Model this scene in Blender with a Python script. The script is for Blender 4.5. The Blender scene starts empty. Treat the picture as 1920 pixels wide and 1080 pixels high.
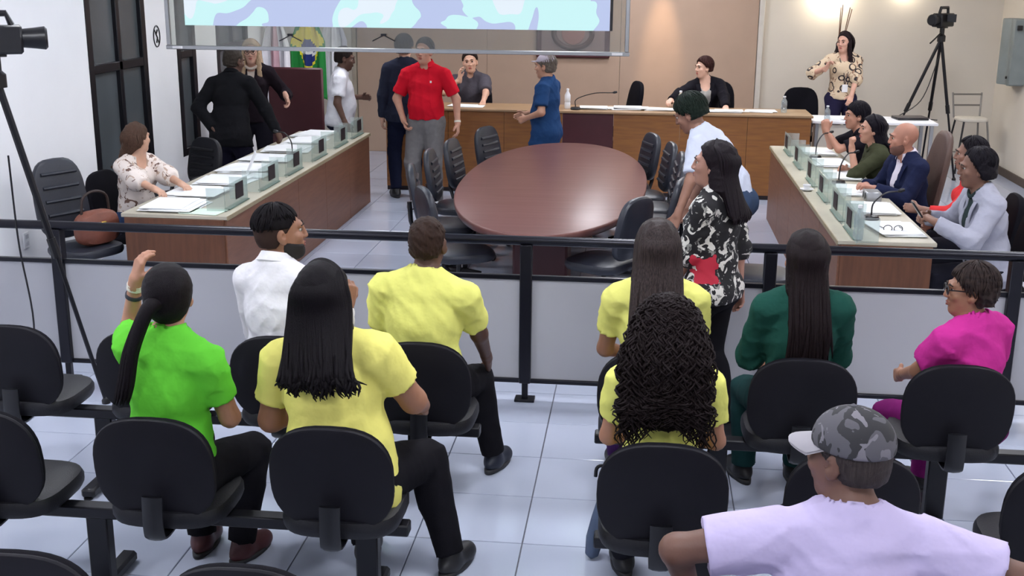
import bpy, math, random
import numpy as np
from mathutils import Matrix, Vector

# ---------------------------------------------------------------- camera, light, exposure
S = bpy.context.scene
COL = S.collection
FPX, CAMH = 2200.0, 2.5
PITCH, YAW, ROLL = math.atan(595 / 2200.0), math.radians(6.14), math.radians(0.5)
_fw = np.array([-math.sin(YAW) * math.cos(PITCH), math.cos(YAW) * math.cos(PITCH), -math.sin(PITCH)])
_rt = np.array([math.cos(YAW), math.sin(YAW), 0.0])
_up = np.cross(_rt, _fw)
_r2 = _rt * math.cos(ROLL) + _up * math.sin(ROLL)
_u2 = -_rt * math.sin(ROLL) + _up * math.cos(ROLL)
CR = np.array([_r2, _u2, _fw])
CC = np.array([0.0, 0.0, CAMH])
cam_d = bpy.data.cameras.new('camera')
cam_d.sensor_width = 36.0
cam_d.sensor_fit = 'HORIZONTAL'
cam_d.lens = FPX * 36.0 / 1920.0
cam_d.clip_start = 0.05
cam = bpy.data.objects.new('camera', cam_d)
COL.objects.link(cam)
cam.matrix_world = Matrix(((_r2[0], _u2[0], -_fw[0], 0.0), (_r2[1], _u2[1], -_fw[1], 0.0),
                           (_r2[2], _u2[2], -_fw[2], CAMH), (0, 0, 0, 1)))
S.camera = cam
S.view_settings.view_transform = 'Standard'
S.view_settings.look = 'None'
S.view_settings.gamma = 1.0
S.view_settings.exposure = 0.62
W = bpy.data.worlds.new('world')
S.world = W
W.use_nodes = True
W.node_tree.nodes['Background'].inputs[0].default_value = (0.75, 0.85, 1.0, 1)
W.node_tree.nodes['Background'].inputs[1].default_value = 0.15
PANEL_LIGHT = 26.0       # radiance of the ceiling panels
SPOT_WARM = 150.0


def pray(x, y):
    return CR.T @ np.array([(x - 960) / FPX, -(y - 540) / FPX, 1.0])


def pz(x, y, z=0.0):
    d = pray(x, y)
    return CC + d * ((z - CAMH) / d[2])


def py(x, y, Y):
    d = pray(x, y)
    return CC + d * (Y / d[1])


def pX(x, y, X):
    d = pray(x, y)
    return CC + d * (X / d[0])


def proj(p):
    q = CR @ (np.array(p, float) - CC)
    return 960 + FPX * q[0] / q[2], 540 - FPX * q[1] / q[2], q[2]


# ---------------------------------------------------------------- materials
def lin(c):
    if isinstance(c, str):
        c = [int(c[i:i + 2], 16) / 255.0 for i in (0, 2, 4)]
    return tuple(((v / 12.92) if v <= 0.04045 else ((v + 0.055) / 1.055) ** 2.4) for v in c) + (1.0,)


MATS = {}


def M(name, col, rough=0.6, metal=0.0, var=0.06, scale=8.0, bump=0.0, bscale=60.0, stretch=None, emit=0.0, coat=0.0, sheen=0.0, spec=None, col2=None):
    if name in MATS:
        return MATS[name]
    m = bpy.data.materials.new(name)
    m.use_nodes = True
    nt = m.node_tree
    b = nt.nodes['Principled BSDF']
    c = lin(col)
    b.inputs['Roughness'].default_value = rough
    b.inputs['Metallic'].default_value = metal
    if coat:
        b.inputs['Coat Weight'].default_value = coat
        b.inputs['Coat Roughness'].default_value = 0.08
    if sheen:
        b.inputs['Sheen Weight'].default_value = sheen
    if spec is not None:
        b.inputs['Specular IOR Level'].default_value = spec
    if emit:
        b.inputs['Emission Color'].default_value = c
        b.inputs['Emission Strength'].default_value = emit
    tc = nt.nodes.new('ShaderNodeTexCoord')
    mp = nt.nodes.new('ShaderNodeMapping')
    nt.links.new(tc.outputs['Object'], mp.inputs[0])
    if stretch:
        mp.inputs['Scale'].default_value = stretch
    n = nt.nodes.new('ShaderNodeTexNoise')
    n.inputs['Scale'].default_value = scale
    n.inputs['Detail'].default_value = 4
    nt.links.new(mp.outputs[0], n.inputs[0])
    r = nt.nodes.new('ShaderNodeValToRGB')
    if col2 is not None:
        r.color_ramp.elements[0].color = lin(col2)
        r.color_ramp.elements[1].color = c
    else:
        r.color_ramp.elements[0].color = tuple(v * (1 - var) for v in c[:3]) + (1,)
        r.color_ramp.elements[1].color = tuple(min(1, v * (1 + var)) for v in c[:3]) + (1,)
    r.color_ramp.elements[0].position = 0.3
    r.color_ramp.elements[1].position = 0.7
    nt.links.new(n.outputs['Fac'], r.inputs[0])
    nt.links.new(r.outputs[0], b.inputs['Base Color'])
    if bump:
        n2 = nt.nodes.new('ShaderNodeTexNoise')
        n2.inputs['Scale'].default_value = bscale
        nt.links.new(mp.outputs[0], n2.inputs[0])
        bp = nt.nodes.new('ShaderNodeBump')
        bp.inputs['Strength'].default_value = bump
        bp.inputs['Distance'].default_value = 0.01
        nt.links.new(n2.outputs['Fac'], bp.inputs['Height'])
        nt.links.new(bp.outputs[0], b.inputs['Normal'])
    MATS[name] = m
    return m


def Mpat(name, base, layers, rough=0.8):
    """cloth print: each layer = (colour, scale, threshold, 'noise'|'voronoi'|'ring')"""
    if name in MATS:
        return MATS[name]
    m = bpy.data.materials.new(name)
    m.use_nodes = True
    nt = m.node_tree
    b = nt.nodes['Principled BSDF']
    b.inputs['Roughness'].default_value = rough
    tc = nt.nodes.new('ShaderNodeTexCoord')
    prev = None
    for i, (c, sc, th, kind) in enumerate(layers):
        mp = nt.nodes.new('ShaderNodeMapping')
        mp.inputs['Location'].default_value = (3.1 * i + .7, 1.7 * i, 5.3 * i)
        nt.links.new(tc.outputs['Object'], mp.inputs[0])
        if kind == 'spot':
            t = nt.nodes.new('ShaderNodeVectorMath')
            t.operation = 'DISTANCE'
            t.inputs[1].default_value = sc
            nz_ = nt.nodes.new('ShaderNodeTexNoise')
            nz_.inputs['Scale'].default_value = 14
            nt.links.new(tc.outputs['Object'], nz_.inputs[0])
            sb_ = nt.nodes.new('ShaderNodeVectorMath')
            sb_.operation = 'MULTIPLY_ADD'
            sb_.inputs[1].default_value = (.16, .16, .16)
            sb_.inputs[2].default_value = (-.08, -.08, -.08)
            nt.links.new(nz_.outputs['Color'], sb_.inputs[0])
            ad_ = nt.nodes.new('ShaderNodeVectorMath')
            nt.links.new(tc.outputs['Object'], ad_.inputs[0])
            nt.links.new(sb_.outputs[0], ad_.inputs[1])
            mp = ad_
            out = 'Value'
        elif kind == 'noise':
            t = nt.nodes.new('ShaderNodeTexNoise')
            t.inputs['Detail'].default_value = 2
            t.inputs['Distortion'].default_value = 1.2
            out = 'Fac'
        else:
            t = nt.nodes.new('ShaderNodeTexVoronoi')
            out = 'Distance'
        if kind != 'spot':
            t.inputs['Scale'].default_value = sc
        nt.links.new(mp.outputs[0], t.inputs[0])
        r = nt.nodes.new('ShaderNodeValToRGB')
        r.color_ramp.interpolation = 'CONSTANT'
        e = r.color_ramp.elements
        if kind == 'spot':
            e[0].color = (1, 1, 1, 1)
            e[1].position = th
            e[1].color = (0, 0, 0, 1)
        elif kind == 'ring':
            e[0].color = (0, 0, 0, 1)
            e[1].position = th
            e[1].color = (1, 1, 1, 1)
            k = e.new(th + 0.12)
            k.color = (0, 0, 0, 1)
        elif kind == 'voronoi':
            e[0].color = (1, 1, 1, 1)
            e[1].position = th
            e[1].color = (0, 0, 0, 1)
        else:
            e[0].color = (0, 0, 0, 1)
            e[1].position = th
            e[1].color = (1, 1, 1, 1)
        nt.links.new(t.outputs[out], r.inputs[0])
        mx = nt.nodes.new('ShaderNodeMix')
        mx.data_type = 'RGBA'
        nt.links.new(r.outputs[0], mx.inputs[0])
        if prev is None:
            mx.inputs[6].default_value = lin(base)
        else:
            nt.links.new(prev, mx.inputs[6])
        mx.inputs[7].default_value = lin(c)
        prev = mx.outputs[2]
    nt.links.new(prev, b.inputs['Base Color'])
    MATS[name] = m
    return m


def Mglass(name, tint, gloss=0.12, rough=0.05, milky=0.0):
    if name in MATS:
        return MATS[name]
    m = bpy.data.materials.new(name)
    m.use_nodes = True
    nt = m.node_tree
    nt.nodes.remove(nt.nodes['Principled BSDF'])
    o = nt.nodes['Material Output']
    t = nt.nodes.new('ShaderNodeBsdfTransparent')
    t.inputs[0].default_value = lin(tint)
    g = nt.nodes.new('ShaderNodeBsdfGlossy')
    g.inputs['Roughness'].default_value = rough
    mx = nt.nodes.new('ShaderNodeMixShader')
    mx.inputs[0].default_value = gloss
    nt.links.new(t.outputs[0], mx.inputs[1])
    nt.links.new(g.outputs[0], mx.inputs[2])
    last = mx
    if milky:
        d = nt.nodes.new('ShaderNodeBsdfDiffuse')
        d.inputs[0].default_value = (0.8, 0.82, 0.82, 1)
        m2 = nt.nodes.new('ShaderNodeMixShader')
        m2.inputs[0].default_value = milky
        nt.links.new(mx.outputs[0], m2.inputs[1])
        nt.links.new(d.outputs[0], m2.inputs[2])
        last = m2
    nt.links.new(last.outputs[0], o.inputs[0])
    MATS[name] = m
    return m


# ---------------------------------------------------------------- mesh helpers
def R3(rx=0, ry=0, rz=0):
    return np.array((Matrix.Rotation(math.radians(rz), 3, 'Z') @ Matrix.Rotation(math.radians(ry), 3, 'Y') @ Matrix.Rotation(math.radians(rx), 3, 'X')))


class MB:
    def __init__(s):
        s.v = []
        s.f = []
        s.mi = []
        s.T = np.eye(3)
        s.o = np.zeros(3)

    def at(s, o=(0, 0, 0), T=None):
        s.o = np.array(o, float)
        s.T = np.eye(3) if T is None else np.array(T)
        return s

    def add(s, vs, fs, mat=0):
        n = len(s.v)
        vs = np.asarray(vs, float) @ s.T.T + s.o
        s.v.extend(map(tuple, vs))
        s.f.extend(tuple(int(i) + n for i in f) for f in fs)
        s.mi.extend([mat] * len(fs))
        return s

    def box(s, c, d, bev=0.0, T=None, mat=0):
        c = np.array(c, float)
        h = np.array(d, float) / 2
        T = np.eye(3) if T is None else np.array(T)
        if bev <= 0:
            vs = [(x, y, z) for x in (-1, 1) for y in (-1, 1) for z in (-1, 1)]
            vs = np.array(vs) * h
            fs = [(0, 1, 3, 2), (4, 6, 7, 5), (0, 4, 5, 1), (2, 3, 7, 6), (0, 2, 6, 4), (1, 5, 7, 3)]
        else:
            b = min(bev, h.min() * 0.95)
            vs = []
            idx = {}
            for x in (-1, 1):
                for y in (-1, 1):
                    for z in (-1, 1):
                        for a in range(3):
                            p = np.array([x, y, z]) * (h - b)
                            p[a] = (x, y, z)[a] * h[a]
                            idx[(x, y, z, a)] = len(vs)
                            vs.append(p)
            vs = np.array(vs)
            fs = []
            for a in range(3):
                for sg in (-1, 1):
                    o = [i for i in range(3) if i != a]
                    q = []
                    for (u, w) in ((-1, -1), (1, -1), (1, 1), (-1, 1)):
                        k = [0, 0, 0]
                        k[a] = sg
                        k[o[0]] = u
                        k[o[1]] = w
                        q.append(idx[(k[0], k[1], k[2], a)])
                    fs.append(tuple(q))
            for a in range(3):
                o = [i for i in range(3) if i != a]
                for u in (-1, 1):
                    for w in (-1, 1):
                        q = []
                        for (e, ax) in ((-1, o[0]), (1, o[0]), (1, o[1]), (-1, o[1])):
                            k = [0, 0, 0]
                            k[a] = e
                            k[o[0]] = u
                            k[o[1]] = w
                            q.append(idx[(k[0], k[1], k[2], ax)])
                        fs.append(tuple(q))
            for x in (-1, 1):
                for y in (-1, 1):
                    for z in (-1, 1):
                        fs.append(tuple(idx[(x, y, z, a)] for a in range(3)))
            # make normals point outward
            out = []
            for f in fs:
                p = vs[list(f)]
                nrm = np.cross(p[1] - p[0], p[2] - p[0])
                out.append(f if np.dot(nrm, p.mean(0)) > 0 else tuple(reversed(f)))
            fs = out
        return s.add(vs @ T.T + c, fs, mat)

    def tube(s, pts, r, n=8, mat=0, flat=1.0, up=None):
        P = np.array(pts, float)
        k = len(P)
        rr = np.full(k, r, float) if np.isscalar(r) else np.array(r, float)
        t = np.gradient(P, axis=0) if k > 2 else np.array([P[1] - P[0]] * 2)
        t /= np.linalg.norm(t, axis=1)[:, None] + 1e-12
        u = np.array([0, 0, 1.0]) if up is None else np.array(up, float)
        if abs(np.dot(u, t[0])) > 0.9 and up is None:
            u = np.array([1.0, 0, 0])
        vs = []
        for i in range(k):
            a = u - t[i] * np.dot(u, t[i])
            a /= np.linalg.norm(a) + 1e-12
            u = a
            b = np.cross(t[i], a)
            for j in range(n):
                w = 2 * math.pi * j / n
                vs.append(P[i] + rr[i] * (math.cos(w) * a * flat + math.sin(w) * b))
        fs = []
        for i in range(k - 1):
            for j in range(n):
                j2 = (j + 1) % n
                fs.append((i * n + j, i * n + j2, (i + 1) * n + j2, (i + 1) * n + j))
        fs.append(tuple(reversed(range(n))))
        fs.append(tuple((k - 1) * n + j for j in range(n)))
        return s.add(vs, fs, mat)

    def lathe(s, prof, c=(0, 0, 0), n=20, mat=0):
        vs = []
        for (r, z) in prof:
            for j in range(n):
                w = 2 * math.pi * j / n
                vs.append((c[0] + r * math.cos(w), c[1] + r * math.sin(w), c[2] + z))
        fs = []
        for i in range(len(prof) - 1):
            for j in range(n):
                j2 = (j + 1) % n
                fs.append((i * n + j, i * n + j2, (i + 1) * n + j2, (i + 1) * n + j))
        fs.append(tuple(reversed(range(n))))
        fs.append(tuple((len(prof) - 1) * n + j for j in range(n)))
        return s.add(vs, fs, mat)

    def pad(s, w, h, t, ex=3.2, n=36, curve=0.0, edge=0.35, mat=0, taper=0.0, c=(0, 0, 0), T=None):
        """cushion: superellipse outline in local x,z; thickness along y; bent by curve"""
        e = t * edge
        rings = [(-t / 2, 1 - 2.2 * e / min(w, h)), (-t / 2 + e * .35, 1 - .6 * e / min(w, h)), (-t / 2 + e, 1.0), (t / 2 - e, 1.0),
                 (t / 2 - e * .35, 1 - .6 * e / min(w, h)), (t / 2, 1 - 2.2 * e / min(w, h))]
        vs = []
        for (y, k) in rings:
            for j in range(n):
                a = 2 * math.pi * j / n
                ca, sa = math.cos(a), math.sin(a)
                x = w / 2 * k * math.copysign(abs(ca) ** (2 / ex), ca)
                z = h / 2 * k * math.copysign(abs(sa) ** (2 / ex), sa)
                x *= 1 - taper * z / h
                vs.append((x, y + curve * (2 * x / w) ** 2, z))
        fs = []
        for i in range(len(rings) - 1):
            for j in range(n):
                j2 = (j + 1) % n
                fs.append((i * n + j, i * n + j2, (i + 1) * n + j2, (i + 1) * n + j))
        m = len(rings) * n
        # inner cap rings so that the bend stays smooth
        for (y, base, rev) in ((rings[0][0], 0, True), (rings[-1][0], (len(rings) - 1) * n, False)):
            k0 = len(vs)
            for j in range(n):
                x, yy, z = vs[base + j]
                x2, z2 = x * .5, z * .5
                vs.append((x2, y + curve * (2 * x2 / w) ** 2 + (t * .06 if not rev else -t * .06), z2))
            vs.append((0, y + (t * .08 if not rev else -t * .08), 0))
            for j in range(n):
                j2 = (j + 1) % n
                q = (base + j, base + j2, k0 + j2, k0 + j)
                tr = (k0 + j, k0 + j2, k0 + n)
                fs.append(tuple(reversed(q)) if rev else q)
                fs.append(tuple(reversed(tr)) if rev else tr)
        T = np.eye(3) if T is None else np.array(T)
        return s.add(np.array(vs) @ T.T + np.array(c, float), fs, mat)

    def mesh(s, name, mats, smooth=True, ang=40):
        me = bpy.data.meshes.new(name)
        me.from_pydata(s.v, [], s.f)
        for m in (mats if isinstance(mats, (list, tuple)) else [mats]):
            me.materials.append(m)
        if max(s.mi, default=0) > 0:
            me.polygons.foreach_set('material_index', s.mi)
        if smooth:
            me.polygons.foreach_set('use_smooth', [True] * len(me.polygons))
            try:
                me.set_sharp_from_angle(angle=math.radians(ang))
            except Exception:
                pass
        me.update()
        return me

    def build(s, name, mats, parent=None, loc=(0, 0, 0), rz=0, smooth=True, ang=40):
        return link(name, s.mesh(name, mats, smooth, ang), parent, loc, rz)


def link(name, data, parent=None, loc=(0, 0, 0), rz=0):
    o = bpy.data.objects.new(name, data)
    COL.objects.link(o)
    o.location = loc
    o.rotation_euler = (0, 0, math.radians(rz))
    if parent is not None:
        o.parent = parent
    return o


def tag(o, label=None, cat=None, group=None, kind=None):
    if label:
        o['label'] = label
    if cat:
        o['category'] = cat
    if group:
        o['group'] = group
    if kind:
        o['kind'] = kind
    return o


def thing(name, label, cat, loc=(0, 0, 0), rz=0, group=None):
    return tag(link(name, None, None, loc, rz), label, cat, group)


def copy_tree(o, parent=None):
    c = o.copy()
    COL.objects.link(c)
    if parent is not None:
        c.parent = parent
    for ch in o.children:
        copy_tree(ch, c)
    return c


def B(c, d, bev=0.0, T=None):
    return MB().box(c, d, bev, T)


def spline(P, n):
    P = np.array(P, float)
    k = len(P)
    Q = np.vstack([2 * P[0] - P[1], P, 2 * P[-1] - P[-2]])
    out = []
    for t in np.linspace(0, k - 1 - 1e-9, n):
        i = int(t)
        u = t - i
        a, b, c, d = Q[i], Q[i + 1], Q[i + 2], Q[i + 3]
        out.append(.5 * ((2 * b) + (c - a) * u + (2 * a - 5 * b + 4 * c - d) * u * u + (3 * b - a - 3 * c + d) * u ** 3))
    return np.array(out)


rnd = random.Random(7)
# ---------------------------------------------------------------- materials in use
wall_m = M('wall_paint', 'F2F2F5', .75, var=.015, scale=2)
cream_m = M('cream_wall_paint', 'D6CEC1', .75, var=.02, scale=2)
tan_m = M('tan_wall_panel', 'B49A87', .8, var=.03, scale=3)
ceil_m = M('ceiling_white', 'EDEDED', .85, var=.01)
tile_m = M('white_floor_tile', 'B6BDCF', .1, var=.02, scale=1.5, spec=.6)
grout_m = M('grey_grout', '6E6F78', .8, var=.05)
black_m = M('black_painted_steel', '15151C', .38, metal=.3, var=.1)
rail_m = M('railing_dark_steel', '1B1B24', .3, metal=.5, var=.1)
panel_m = M('railing_panel_grey', 'B0B0B5', .45, var=.02, scale=2)
wood_m = M('desk_orange_brown_wood', '98632F', .5, var=.18, scale=3, stretch=(1.2, 1.2, 12), col2='80502A')
deskw_m = M('desk_mauve_brown_wood', '7E5540', .45, var=.15, scale=3, stretch=(1.2, 1.2, 12), col2='6E4836')
woodend_m = M('desk_dark_brown_wood', '6A432E', .45, var=.12, scale=3, stretch=(10, 10, 1.2), col2='573524')
edge_m = M('desk_top_edge', '9A8C70', .5, var=.05)
top_m = M('desk_top_laminate', 'B9B2A0', .4, var=.04)
mahog_m = M('mahogany_table_top', '6A4540', .33, var=.06, scale=1.5, stretch=(1, 8, 1), col2='74504C', spec=.2)
maroon_m = M('maroon_laminate', '4A2026', .45, var=.06)
leather_m = M('black_vinyl', '16161C', .5, var=.1, bump=.15, bscale=200, spec=.35)
leatherb_m = M('blue_black_leather', '22252F', .38, var=.12, bump=.15, bscale=160)
plastic_m = M('black_plastic', '121217', .35, var=.1)
shell_m = M('matte_black_shell', '17161C', .55, var=.08, spec=.2)
fabric_m = M('black_chair_fabric', '131218', .85, var=.12, bump=.2, bscale=300, spec=.1)
brownl_m = M('brown_leather', '5B463F', .5, var=.15, bump=.2, bscale=120)
chrome_m = M('chrome', 'C8CAD0', .2, metal=1, var=.03)
silver_m = M('brushed_aluminium', 'A9ABAE', .35, metal=.9, var=.04)
paper_m = M('white_paper', 'EEF0F2', .8, var=.02)
paper2_m = M('pale_green_paper', 'D4E6D6', .8, var=.02)
glass_m = Mglass('clear_acrylic', 'EDF3F1', .10, .08, milky=.10)
pane_m = Mglass('screen_glass', 'E6E8E4', .06, .1, milky=.05)
wglass_m = M('dark_window_glass', '50565A', .25, var=.12, scale=1.2, spec=.6)
water_m = Mglass('water_bottle_plastic', 'E4EEF2', .18, .12, milky=.15)
white_m = M('white_plastic', 'E8E8EA', .45, var=.02)

# ---------------------------------------------------------------- room shell
XL, XR, YB, YF, ZC = -4.7, 4.68, 16.4, -2.4, 3.4
DY = 13.4
fl = tag(B((0, 7, -.07), (XR - XL + .4, YB - YF + .4, .1)).build('floor', grout_m), 'white glossy tiled floor of the chamber', 'floor', kind='structure')
TS = .49
tmesh = B((0, 0, 0), (TS - .0055, TS - .0055, .02), .002).mesh('floor_tile', tile_m, smooth=False)
cand = []
for i in range(-9, 12):
    for j in range(-15, 25):
        x, y = -.46 + (i + .5) * TS, 4.80 + (j + .5) * TS
        if x - TS / 2 < XL - .3 or x + TS / 2 > XR + .3 or y > YB + .2 or y < YF - .2:
            continue
        u, v, d = proj((x, y, 0))
        vis = d > .5 and -150 < u < 2070 and 200 < v < 1230
        cand.append((d if vis else 100 + abs(d), x, y))
cand.sort()
rest = MB()
for k, (d, x, y) in enumerate(cand):
    if k < 290:
        o = link('floor_tile', tmesh, fl, (x, y, -.0105))
    else:
        rest.box((x, y, -.0105), (TS - .0055, TS - .0055, .02))
tag(rest.build('far_floor_tiles', tile_m, fl, smooth=False), kind='stuff')


def wall(name, c, d, m, label):
    return tag(B(c, d).build(name, m, smooth=False), label, 'wall', kind='structure')


# left wall: piers, sills and heads around the window openings
WIN = [(9.72, 10.95), (11.68, 12.2), (12.82, 13.9)]
wl = MB()
ys = [YF] + [v for w in WIN for v in w] + [YB]
for a, b in zip(ys[0::2], ys[1::2]):
    wl.box((XL - .1, (a + b) / 2, ZC / 2), (.2, b - a, ZC))
for a, b in WIN:
    wl.box((XL - .1, (a + b) / 2, .3), (.2, b - a, .6))
    wl.box((XL - .1, (a + b) / 2, ZC - .2), (.2, b - a, .4))
tag(wl.build('wall_left', wall_m, smooth=False), 'white painted left wall with window openings', 'wall', kind='structure')
wall('wall_right', (XR + .1, 7, ZC / 2), (.2, YB - YF, ZC), cream_m, 'cream painted right wall')
wall('wall_rear', (0, YF - .1, ZC / 2), (XR - XL + .4, .2, ZC), wall_m, 'white wall behind the audience')
wb = wall('wall_back', (0, YB + .1, ZC / 2), (XR - XL + .4, .2, ZC), cream_m, 'cream back wall of the chamber')
x0, x1 = py(672, 150, YB)[0], py(1418, 100, YB)[0]
for a, b in zip(np.linspace(x0, x1, 4)[:-1], np.linspace(x0, x1, 4)[1:]):
    B(((a + b) / 2, YB - .02, ZC / 2), (b - a - .004, .04, ZC), .003).build('wall_board', tan_m, wb, smooth=False)
tag(B((0, 7, ZC + .05), (XR - XL + .4, YB - YF + .4, .1)).build('ceiling', ceil_m, smooth=False), 'white ceiling', 'ceiling', kind='structure')
tag(B((XR - .012, 10, .05), (.024, 12.8, .1), .003).build('baseboard_right', M('brown_baseboard', '4A3B30', .5)), 'brown baseboard along the right wall', 'baseboard', kind='structure')
tag(B((x1 + .04, YB - .03, ZC / 2), (.07, .06, ZC), .004).build('trim_1', M('pale_trim', 'CFC9BF', .6)), 'pale vertical strip beside the tan wall panel', 'trim', kind='structure')
tag(B((x0 - .04, YB - .03, ZC / 2), (.06, .06, ZC), .004).build('trim_2', M('beige_trim', 'A59A8A', .6)), 'beige vertical strip at the left of the tan wall panel', 'trim', kind='structure')
for k, (a, b) in enumerate(WIN):
    w = tag(link('window_%d' % (k + 1), None, None, (XL - .03, (a + b) / 2, 0)),
            ['dark framed window behind the seated woman in the cream blouse', 'narrow dark framed window left of the man in the black suit', 'dark framed window farthest back in the left wall'][k], 'window', kind='structure')
    L = b - a
    fz0, fz1 = .6, ZC - .4
    for yy in (-L / 2 + .05, L / 2 - .05):
        B((0, yy, (fz0 + fz1) / 2), (.07, .1, fz1 - fz0), .006).build('window_frame', black_m, w)
    for zz in (fz0 + .04, fz1 - .04, 1.64):
        B((0.004, 0, zz), (.06, L - .2, .08), .006).build('window_frame', black_m, w)
    if L > .8:
        B((0.004, .02, (fz0 + fz1) / 2), (.06, .07, fz1 - fz0 - .16), .006).build('mullion', black_m, w)
    cols = [(-L / 2 + .1, .0), (.04, L / 2 - .1)] if L > .8 else [(-L / 2 + .1, L / 2 - .1)]
    for (p, q) in cols:
        for (z0, z1) in ((fz0 + .08, 1.60), (1.68, fz1 - .08)):
            B((-.01, (p + q) / 2, (z0 + z1) / 2), (.012, q - p, z1 - z0)).build('pane', wglass_m, w, smooth=False)

# small wall things on the left
so = thing('wall_socket', 'white power socket low on the left wall', 'socket', tuple(pX(48, 450, XL)))
B((.006, 0, 0), (.012, .085, .125), .004).build('plate', white_m, so)
for zz in (-.028, .028):
    B((.013, 0, zz), (.006, .045, .035), .003).build('outlet', M('socket_grey', 'C2C2C8', .5), so)
p = pX(293, 68, XL)
st = thing('wall_sign', 'oval white prohibition sticker on the white pier', 'sign', tuple(p + np.array([.002, 0, 0])))
a_ = np.linspace(0, 2 * math.pi, 33)
MB().tube(np.stack([a_ * 0 + .003, .075 * np.cos(a_), .10 * np.sin(a_)], 1), .006, 6).build('ring', black_m, st)
MB().tube([(.003, -.05, .068), (.003, .05, -.068)], .005, 6).build('slash', black_m, st)
MB().tube([(.003, .02, .06), (.003, -.015, .02), (.003, .015, -.015), (.003, -.012, -.06)], .007, 6).build('figure', black_m, st)

# ceiling panels
lm = M('light_diffuser', 'F6F8FF', .6, var=0, emit=PANEL_LIGHT)
k = 0
for yy in (1.2, 4.2, 7.2, 10.2, 13.2, 15.1):
    for xx in (-3.1, 0, 3.1):
        if yy > 15 and xx != 0:  # last row: only a middle panel, added to brighten the back wall
            continue
        t = thing('ceiling_light', 'square white ceiling light panel above the %s, %s' % ({1.2: 'rear of the audience', 4.2: 'audience seats', 7.2: 'railing', 10.2: 'oval table', 13.2: 'dais', 15.1: 'back wall, added to brighten it'}[yy], {-3.1: 'left side', 0: 'in the middle', 3.1: 'right side'}[xx]), 'ceiling light', (xx, yy, ZC), group='ceiling light panels')
        B((0, 0, -.012), (.66, .66, .024), .004).build('frame', white_m, t)
        B((0, 0, -.027), (.6, .6, .008)).build('diffuser', lm, t, smooth=False)

# ---------------------------------------------------------------- railing
RY = 6.63
rl = thing('railing', 'long black metal railing with pale grey infill panels between audience and chamber', 'railing', (0, RY, 0))
rx0, rx1 = XL + .02, XR - .02
MB().tube([(rx0, 0, .985), (rx1, 0, .985)], .028, 14).build('top_rail', rail_m, rl)
B(((rx0 + rx1) / 2, 0, .765), (rx1 - rx0, .03, .028), .004).build('middle_rail', rail_m, rl)
B(((rx0 + rx1) / 2, 0, .125), (rx1 - rx0, .03, .026), .004).build('bottom_rail', rail_m, rl)
posts = [-4.62, -3.5, -2.07, -.63, .77, 2.12, 3.4, 4.6]
for x in posts:
    B((x, 0, .54), (.07, .07, .85), .005).build('post', rail_m, rl)
    B((x, 0, .065), (.036, .036, .11), .003).build('post_stem', rail_m, rl)
    B((x, 0, .008), (.12, .09, .016), .003).build('foot_plate', rail_m, rl)
for a, b in zip(posts[:-1], posts[1:]):
    B(((a + b) / 2, .004, .445), (b - a - .072, .008, .612)).build('panel', panel_m, rl, smooth=False)

# ---------------------------------------------------------------- desks
def desk(name, label, xf, xb, y0, y1, sgn):
    """long council desk along Y; xf = chamber-side face, xb = seat-side edge"""
    d = thing(name, label, 'desk', ((xf + xb) / 2, y0, 0))
    cx = (xf + xb) / 2
    L = y1 - y0
    w = abs(xf - xb)
    s_ = 1 if xf > xb else -1
    n = 5
    for k in range(n):
        B((xf - cx - s_ * .015, L * (k + .5) / n, .37), (.03, L / n - .003, .74), .002).build('front_panel', deskw_m, d, smooth=False)
    B((0, .0, .37), (w - .03, .03, .74), .002).build('end_panel', woodend_m, d, smooth=False)
    B((0, L - .015, .37), (w - .03, .03, .74), .002).build('end_panel', woodend_m, d, smooth=False)
    B((0, L / 2, .755), (w + .02, L + .02, .03), .004).build('worktop', [top_m], d)
    B((xf - cx + s_ * .012, L / 2, .752), (.006, L + .022, .03)).build('edge_strip', edge_m, d, smooth=False)
    return d


LD = (-2.95, -3.73, 8.05, 12.62)
RD = (1.36, 1.99, 7.9, 12.35)
desk('council_desk', 'long brown wooden council desk along the left, end facing the audience', *LD, 1)
desk('council_desk', 'long brown wooden council desk along the right where five people sit', *RD, -1)

ps_ = [8.43, 9.23, 9.94, 10.77, 11.6, 12.3]
psr = [8.06, 8.67, 9.4, 10.1, 11.0, 11.8]
plq_m = M('dark_plaque', '221A20', .5, var=.1)


def name_stand(x, y, side, tx):
    t = thing('name_stand', tx, 'name stand', (x, y, .77), 0, 'clear name stands on the council desks')
    B((0, 0, .095), (.008, .5, .19)).build('acrylic_sheet', glass_m, t, smooth=False)
    for e in (-.25, .25):
        B((side * .07, e, .09), (.14, .006, .17)).build('acrylic_wing', glass_m, t, smooth=False)
    B((side * -.008, .05, .115), (.006, .17, .12), .002).build('plaque', plq_m, t)
    B((side * .015, .05, .006), (.05, .44, .008), .002).build('base', M('green_acrylic_edge', '4E6B60', .3), t)


ordn = ['nearest', 'second nearest', 'third nearest', 'fourth nearest', 'fifth nearest', 'farthest']
for k, y in enumerate(ps_):
    name_stand(-3.0, y, -1, 'clear stand with dark plaque on the left desk, %s to the audience' % ordn[k])
for k, y in enumerate(psr):
    name_stand(1.46, y, 1, 'clear stand with dark plaque on the right desk, %s to the audience' % ordn[k])


def sheets(x, y, z, n, seed, label, spread=.0, m=None, size=(.21, .297)):
    r = random.Random(seed)
    t = thing('paper_stack', label, 'papers', (x, y, z))
    for k in range(n):
        B((r.uniform(-spread, spread), r.uniform(-spread, spread) * .4, .004 + .006 * k), (size[0], size[1], .005), .001, R3(rz=r.uniform(-9, 9))).build('sheet', m or paper_m, t, smooth=False)
    return t


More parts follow.
